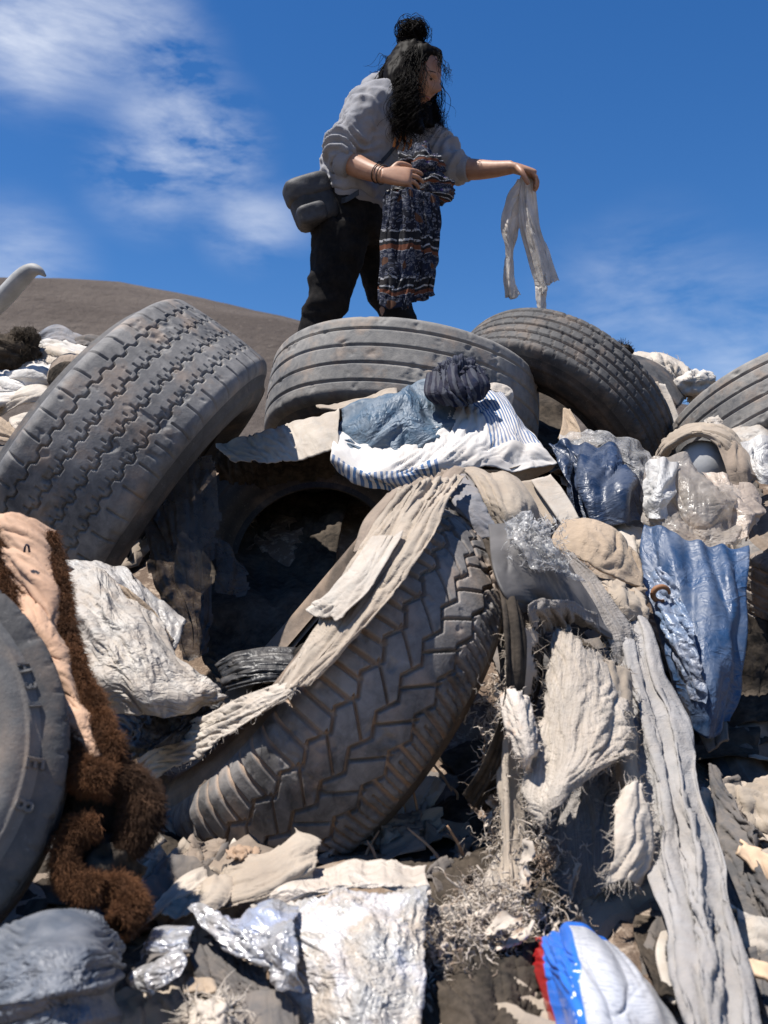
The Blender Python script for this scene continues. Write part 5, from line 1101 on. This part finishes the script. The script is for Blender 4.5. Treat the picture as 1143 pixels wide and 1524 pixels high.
# ---- trousers
def tfold(co): return fbm(co * np.array([9, 9, 5]), 13, 4) * .010 + ridged(co * np.array([7, 7, 10]), 18, 3) * .008
hips = rings([(Q(523, 365), .10, .10), (Q(523, 350), .160, .135), (Q(525, 325), .168, .138), (Q(527, 300), .165, .13), (Q(528, 290), .15, .12)], 40, 40)
merge('trousers', [hips, tube([Q(507, 340, -.08), Q(500, 385, -.09), Q(489, 440, -.10), Q(472, 500, -.07), Q(462, 580, -.04), Q(458, 660, -.02)], [.108, .094, .076, .066, .066, .060], 60, 26),
                   tube([Q(548, 340, .08), Q(560, 385, .09), Q(578, 440, .10), Q(594, 500, .09), Q(602, 580, .1), Q(606, 650, .10)], [.105, .088, .072, .064, .064, .060], 60, 26)], .0085, fabric('black_trousers', (.010, .010, .011), .05, var=.3), 6, tfold, person)
for x, y, dd in ((460, 678, -.05), (608, 668, .07)):
    c0 = Q(x, y, dd); v, f, u = blob(c0 + .05 * F_dir + np.array([0, 0, .01]), (.05, .135, .055), 3, 1.2, .05, 32, rot=Matrix.Rotation(math.atan2(F_dir[1], F_dir[0]) - math.pi / 2, 3, 'Z'))
    hang(patchobj('shoe', v, f, u, simple('dark_shoe', (.03, .028, .027), .7), 0), person)
# ---- hair: mass plus curling locks
HM = simple('black_hair', (.005, .0038, .0032), .6, .06, .3, 40, 0)
mass = [blob(H(-.032, 0, .034), (.098, .094, .104), 2, 3, .10, 64), blob(H(.002, 0, .080), (.064, .074, .040), 3, 3, .08, 48), tube([H(-.05, 0, .10), Q(606, 62, 0), Q(606, 50, 0)], [.05, .035, .03], 16, 16), 
        rings([(H(-.05, -.03, .06), .06, .05, hL, hF), (Q(596, 115, -.06), .068, .055), (Q(600, 148, -.08), .065, .055), (Q(608, 174, -.10), .055, .045), (Q(618, 190, -.11), .035, .03), (Q(622, 198, -.11), .015, .012)]),
        rings([(H(-.03, .04, .05), .05, .05, hL, hF), (Q(612, 130, .07), .06, .05), (Q(626, 165, .06), .06, .05), (Q(636, 190, .03), .035, .03)]),
        tube([Q(590, 100, -.02), Q(576, 108, -.02), Q(568, 118, -.02)], [.03, .022, .008], 16, 10)]
hair = merge('hair', mass, .006, HM, 2, lambda co: ridged(co * np.array([26, 26, 9]), 5, 3) * .005, person)
rs = np.random.RandomState(31); lk = []; rad = []
def lock(p0, d0, L, r, curl=.018, freq=9, grav=1.0, n=22):
    L = L * 1.0
    e = np.cross(d0, rs.normal(0, 1, 3)); e = bvec(e); g = np.cross(bvec(d0), e); ph = rs.uniform(0, 6.28); p = p0.copy(); d = bvec(d0); out = [p0]
    for i in range(n - 1):
        d = bvec(d + np.array([0, 0, -1.]) * grav * .16 + rs.normal(0, .06, 3)); p = p + d * L / n; t = (i + 1) / n
        cw = curl * min(1, t * 2.2)
        out.append(p + cw * (math.cos(ph + freq * t * 2.2) * e + math.sin(ph + freq * t * 2.2) * g))
    lk.append(out); rad.append(r)
for i in range(1900):
    a = rs.uniform(-math.pi, math.pi); e = rs.uniform(.05, 1.0)
    l_, f_ = math.sin(a) * math.cos(e), math.cos(a) * math.cos(e)
    if f_ > .16 and e < 1.02: continue
    p0 = H(-.018 + f_ * .103, l_ * .098, .022 + math.sin(e) * .108)
    front = f_ > .2
    d0 = (p0 - hc) * 3 + np.array([0, 0, -.6]) + (-.25 * hF if front else 0 * hF)
    lock(p0, d0, rs.uniform(.16, .36), rs.uniform(.0008, .0022), rs.uniform(.008, .024), rs.uniform(2, 4.5))
for i in range(700):                                        # fall over the near shoulder and chest
    p0 = Q(rs.uniform(588, 617), rs.uniform(100, 150), rs.uniform(-.15, -.09))
    lock(p0, np.array([.06, -.1, -1.]) + rs.normal(0, .15, 3), rs.uniform(.10, .24), rs.uniform(.0008, .0020), rs.uniform(.012, .03), rs.uniform(3, 6), .3)
for i in range(420):                                         # beyond the face
    p0 = Q(rs.uniform(626, 640), rs.uniform(140, 168), rs.uniform(.05, .12))
    lock(p0, np.array([.45, -.1, -1.]) + rs.normal(0, .2, 3), rs.uniform(.08, .17), rs.uniform(.0007, .0018), rs.uniform(.012, .026), rs.uniform(4, 7), .2)
for i in range(36):                                         # fringe over the brow
    p0 = H(.075 + rs.normal(0, .01), rs.uniform(-.06, .05), .085 + rs.normal(0, .01)); lock(p0, hF * .8 - hU * .5 + rs.normal(0, .15, 3), rs.uniform(.05, .10), .0010, .008, 4, .5)
for i in range(30):
    p0 = H(-.10, rs.uniform(-.06, .02), rs.uniform(-.02, .06)); lock(p0, -hF * .9 - hU * .4 + rs.normal(0, .2, 3), rs.uniform(.08, .14), .0013, .014, 4, .4)
bun = Q(606, 48, -.01)
for i in range(420):
    n_ = rs.normal(0, 1, 3); n_ = bvec(n_); e = bvec(np.cross(n_, rs.normal(0, 1, 3))); g = np.cross(n_, e); t = np.linspace(0, rs.uniform(2.5, 5.5), 22); R0 = rs.uniform(.020, .046)
    cc = bun + (rs.normal(0, .008, 3)) + (np.array([.03, 0, 0]) * RT if i > 140 else 0)
    lk.append(list(cc + R0 * (np.cos(t)[:, None] * e + np.sin(t)[:, None] * g) + n_ * np.linspace(-.012, .012, 22)[:, None])); rad.append(rs.uniform(.0009, .0022))
for i in range(36):
    p0 = bun + rs.normal(0, .02, 3) + np.array([.02, 0, .02]); lock(p0, np.array([rs.uniform(-.3, .9), rs.normal(0, .3), rs.uniform(.4, 1.2)]), rs.uniform(.04, .09), .0014, .010, 4, 1.2)
Lk = np.array(lk)
c_ = add('locks', mesh_data('locks', *tubes(Lk, np.array(rad), 5)), HM); c_.parent = hair; c_.matrix_parent_inverse = Matrix.Identity(4); c_.matrix_parent_inverse = (Matrix.Translation(Vector(person.location)) @ hair.matrix_parent_inverse).inverted()
# bracelets
bb = cr(np.array([Q(562, 258, -.265), Q(569, 260, -.277)]), 2); axb = bvec(bb[1] - bb[0]); a_, e1_, e2_ = basis(axb)
t_ = np.linspace(0, 2 * math.pi, 40)
for i in range(2):
    hang(patchobj('bracelet', *tubes(np.array([bb[i] + .0335 * (np.cos(t_)[:, None] * e1_ + np.sin(t_)[:, None] * e2_)]), .0022, 6, False), simple('cord_bracelet', (.04, .03, .025), .6), 0), person)
# ---- shoulder bag
bag = root('camera_bag', 'dark grey shoulder bag hanging behind the hip on a black strap', 'bag', Q(466, 300, -.14))
bx = bvec(.80 * RT + .30 * UP + .2 * FW); by = bvec(-.30 * RT + .93 * UP); by = bvec(by - bx * (by @ bx)); bz = np.cross(bx, by)
def rbox(c, h, n=20, pw=5., seed=0, amp=.004):
    v, f, u = blob((0, 0, 0), (1, 1, 1), 0, 1, 0, n * 2); q = np.abs(v) + 1e-9
    s = (q ** pw).sum(1) ** (-1 / pw); v = v * s[:, None] * np.array(h)
    v = np.asarray(c) + v[:, :1] * bx + v[:, 1:2] * by + v[:, 2:] * bz
    return v + fbm(v * 14, seed, 3)[:, None] * amp * bz, f, u
bagm = simple('black_nylon', (.022, .022, .024), .6, .4, .3, 60, .3); bagt = simple('grey_nylon', (.045, .045, .048), .6, .3, .2, 60, .3)
bc = Q(466, 304, -.14)
hang(patchobj('pouch', *rbox(bc, (.082, .088, .06), seed=1), bagm, 0), bag)
hang(patchobj('flap', *rbox(bc + by * .055 - bx * .004, (.086, .046, .066), seed=2), bagt, 0), bag)
hang(patchobj('front_pocket', *rbox(bc - by * .048 - bx * .03 + bz * .035, (.055, .036, .045), seed=3), bagt, 0), bag)
def strap(pts, w, name, par, mat):
    hang(patchobj(name, *cloth(np.array([[np.asarray(p) - np.array([0, 0, w / 2]), np.asarray(p) + np.array([0, 0, w / 2])] for p in pts]), ex=(.01, .01), it=4, amp=0, cell=.006, edge=0), mat, .003), par)
strap([onto(Q(*p), .006) for p in ((604, 188), (597, 203), (585, 220), (570, 237), (556, 250))], .022, 'strap', bag, bagm)
strap([Q(498, 300, -.13), Q(515, 297, -.19), Q(534, 286, -.20)], .022, 'strap', bag, bagm)
hang(patchobj('buckle', *blob(Q(495, 300, -.15), (.012, .008, .016), 1, 1, .05, 20), bagm, 0), bag)
# ---- the patterned cloth in her right hand
k = NT('floral_print'); uv = k.co('UV'); o_ = k.co('Object'); sep = k.new('ShaderNodeSeparateXYZ', i_Vector=uv)
wuv = k.new('ShaderNodeVectorMath', operation='ADD', i_0=uv); dn = k.new('ShaderNodeTexNoise', i_Vector=uv, i_Scale=30.); sc_ = k.new('ShaderNodeVectorMath', operation='SCALE', i_0=dn.outputs['Color']); sc_.inputs['Scale'].default_value = .025; k.l.new(sc_.outputs[0], wuv.inputs[1]); wv_ = wuv.outputs[0]
v1 = k.new('ShaderNodeTexVoronoi', i_Vector=wv_, i_Scale=85.); v2 = k.new('ShaderNodeTexVoronoi', i_Vector=wv_, i_Scale=22.)
c = k.mix(k.ramp(k.noise(uv, 12, 2), .45, .55), (.008, .010, .022), (.018, .028, .07))
c = k.mix(k.math('LESS_THAN', v1.outputs['Distance'], .42), c, (.26, .27, .31))
c = k.mix(k.math('LESS_THAN', v1.outputs['Distance'], .26), c, (.03, .04, .10))
sepc = k.new('ShaderNodeSeparateColor', i_0=v2.outputs['Color'])
c = k.mix(k.math('MULTIPLY', k.math('LESS_THAN', v2.outputs['Distance'], .40), k.math('GREATER_THAN', sepc.outputs[0], .62)), c, (.20, .085, .035))
c = k.mix(k.math('MULTIPLY', k.math('LESS_THAN', v2.outputs['Distance'], .33), k.math('LESS_THAN', sepc.outputs[0], .14)), c, (.12, .07, .26))
bd = k.math('FRACT', k.math('MULTIPLY', sep.outputs[1], 6.4)); bd2 = k.math('FRACT', k.math('MULTIPLY', sep.outputs[1], 32.))
blk = k.math('MULTIPLY', k.math('LESS_THAN', bd, .42), k.math('GREATER_THAN', sep.outputs[1], .12))
c = k.mix(.62, c, (.008, .009, .014)); c = k.mix(k.math('MULTIPLY', blk, .93), c, (.010, .010, .012))
c = k.mix(k.math('MULTIPLY', blk, k.math('MULTIPLY', k.math('LESS_THAN', bd2, .22), k.ramp(k.noise(uv, 90, 2), .4, .5))), c, (.30, .30, .31))
c = k.mix(k.math('MULTIPLY', blk, k.math('LESS_THAN', k.math('ABSOLUTE', k.math('SUBTRACT', bd, .36)), .05)), c, (.11, .038, .02))
k.set(c, .85, .2); k.bump(k.noise(uv, 500, 2), .2, .002); FLORAL = k.m
pc = [blob(Q(622, 252, -.19), (.078, .05, .078), 61, 2.2, .38, 72, rid=.6), blob(Q(646, 282, -.20), (.068, .05, .055), 62, 2.4, .36, 56, rid=.6), blob(Q(604, 296, -.21), (.058, .045, .055), 63, 2.2, .34, 56, rid=.6)]
pc += [cloth(net('574,290,3.50 590,282,3.46 612,280,3.46 632,284,3.48|570,340,3.50 590,335,3.46 612,332,3.45 632,338,3.49|566,400,3.51 588,402,3.46 608,400,3.46 628,402,3.50|563,452,3.51 580,460,3.47 600,462,3.47 606,458,3.49', True), seed=64, ex=(.40, .05), wl=.04, an=(1, .2), amp=.55, cell=.006, crease=.3, edge=.012),
       cloth(net('606,285,3.50 626,282,3.50 650,290,3.54|606,345,3.49 630,340,3.49 656,345,3.54|604,400,3.49 630,396,3.49 653,398,3.54|600,452,3.49 624,450,3.49 647,440,3.54', True), seed=65, ex=(.40, .05), wl=.04, an=(1, .2), amp=.55, cell=.006, crease=.3, edge=.012)]
tag(patchobj('patterned_skirt', *join(pc), FLORAL, .002), 'bunched dark floral patterned skirt with banded hem held in front of the body', 'skirt')
# ---- the white rag in her left hand
wr = [blob(Q(783, 272, -.02), (.022, .02, .035), 71, 3, .3, 40),
      cloth(net('774,268,3.76 782,264,3.75 790,270,3.76|756,300,3.78 768,296,3.75 780,300,3.77|747,335,3.79 757,336,3.76 768,338,3.78|754,375,3.79 759,374,3.77 764,372,3.78|750,410,3.79 758,410,3.76 766,408,3.78|751,441,3.79 764,440,3.76 780,437,3.78', True), seed=72, ex=(.3, .03), wl=.05, an=(1, .2), amp=.5, cell=.005, edge=.014, crease=.1),
      cloth(net('777,266,3.75 786,264,3.73 793,268,3.75|772,300,3.76 786,295,3.73 798,298,3.76|774,340,3.76 792,335,3.73 806,340,3.76|786,385,3.76 804,380,3.73 820,378,3.77|796,420,3.76 812,418,3.73 829,410,3.77|799,437,3.76 814,430,3.73 833,421,3.77', True), seed=73, ex=(.28, .03), wl=.05, an=(1, .14), amp=.5, cell=.005, edge=.014, crease=.1),
      cloth(net('797,425,3.755 805,428,3.74 814,424,3.755|798,445,3.755 805,448,3.745 812,444,3.755|800,468,3.755 805,470,3.75 810,468,3.755', True), seed=74, ex=(.3, .03), wl=.03, cell=.005)]
V, F, U = join(wr); rag = tag(patchobj('white_rag', V, F, U, fabric('thin_dirty_white', (.86, .81, .75), .22, trans=.3), .0015), 'long dirty white torn rag dangling from the outstretched hand', 'rag')
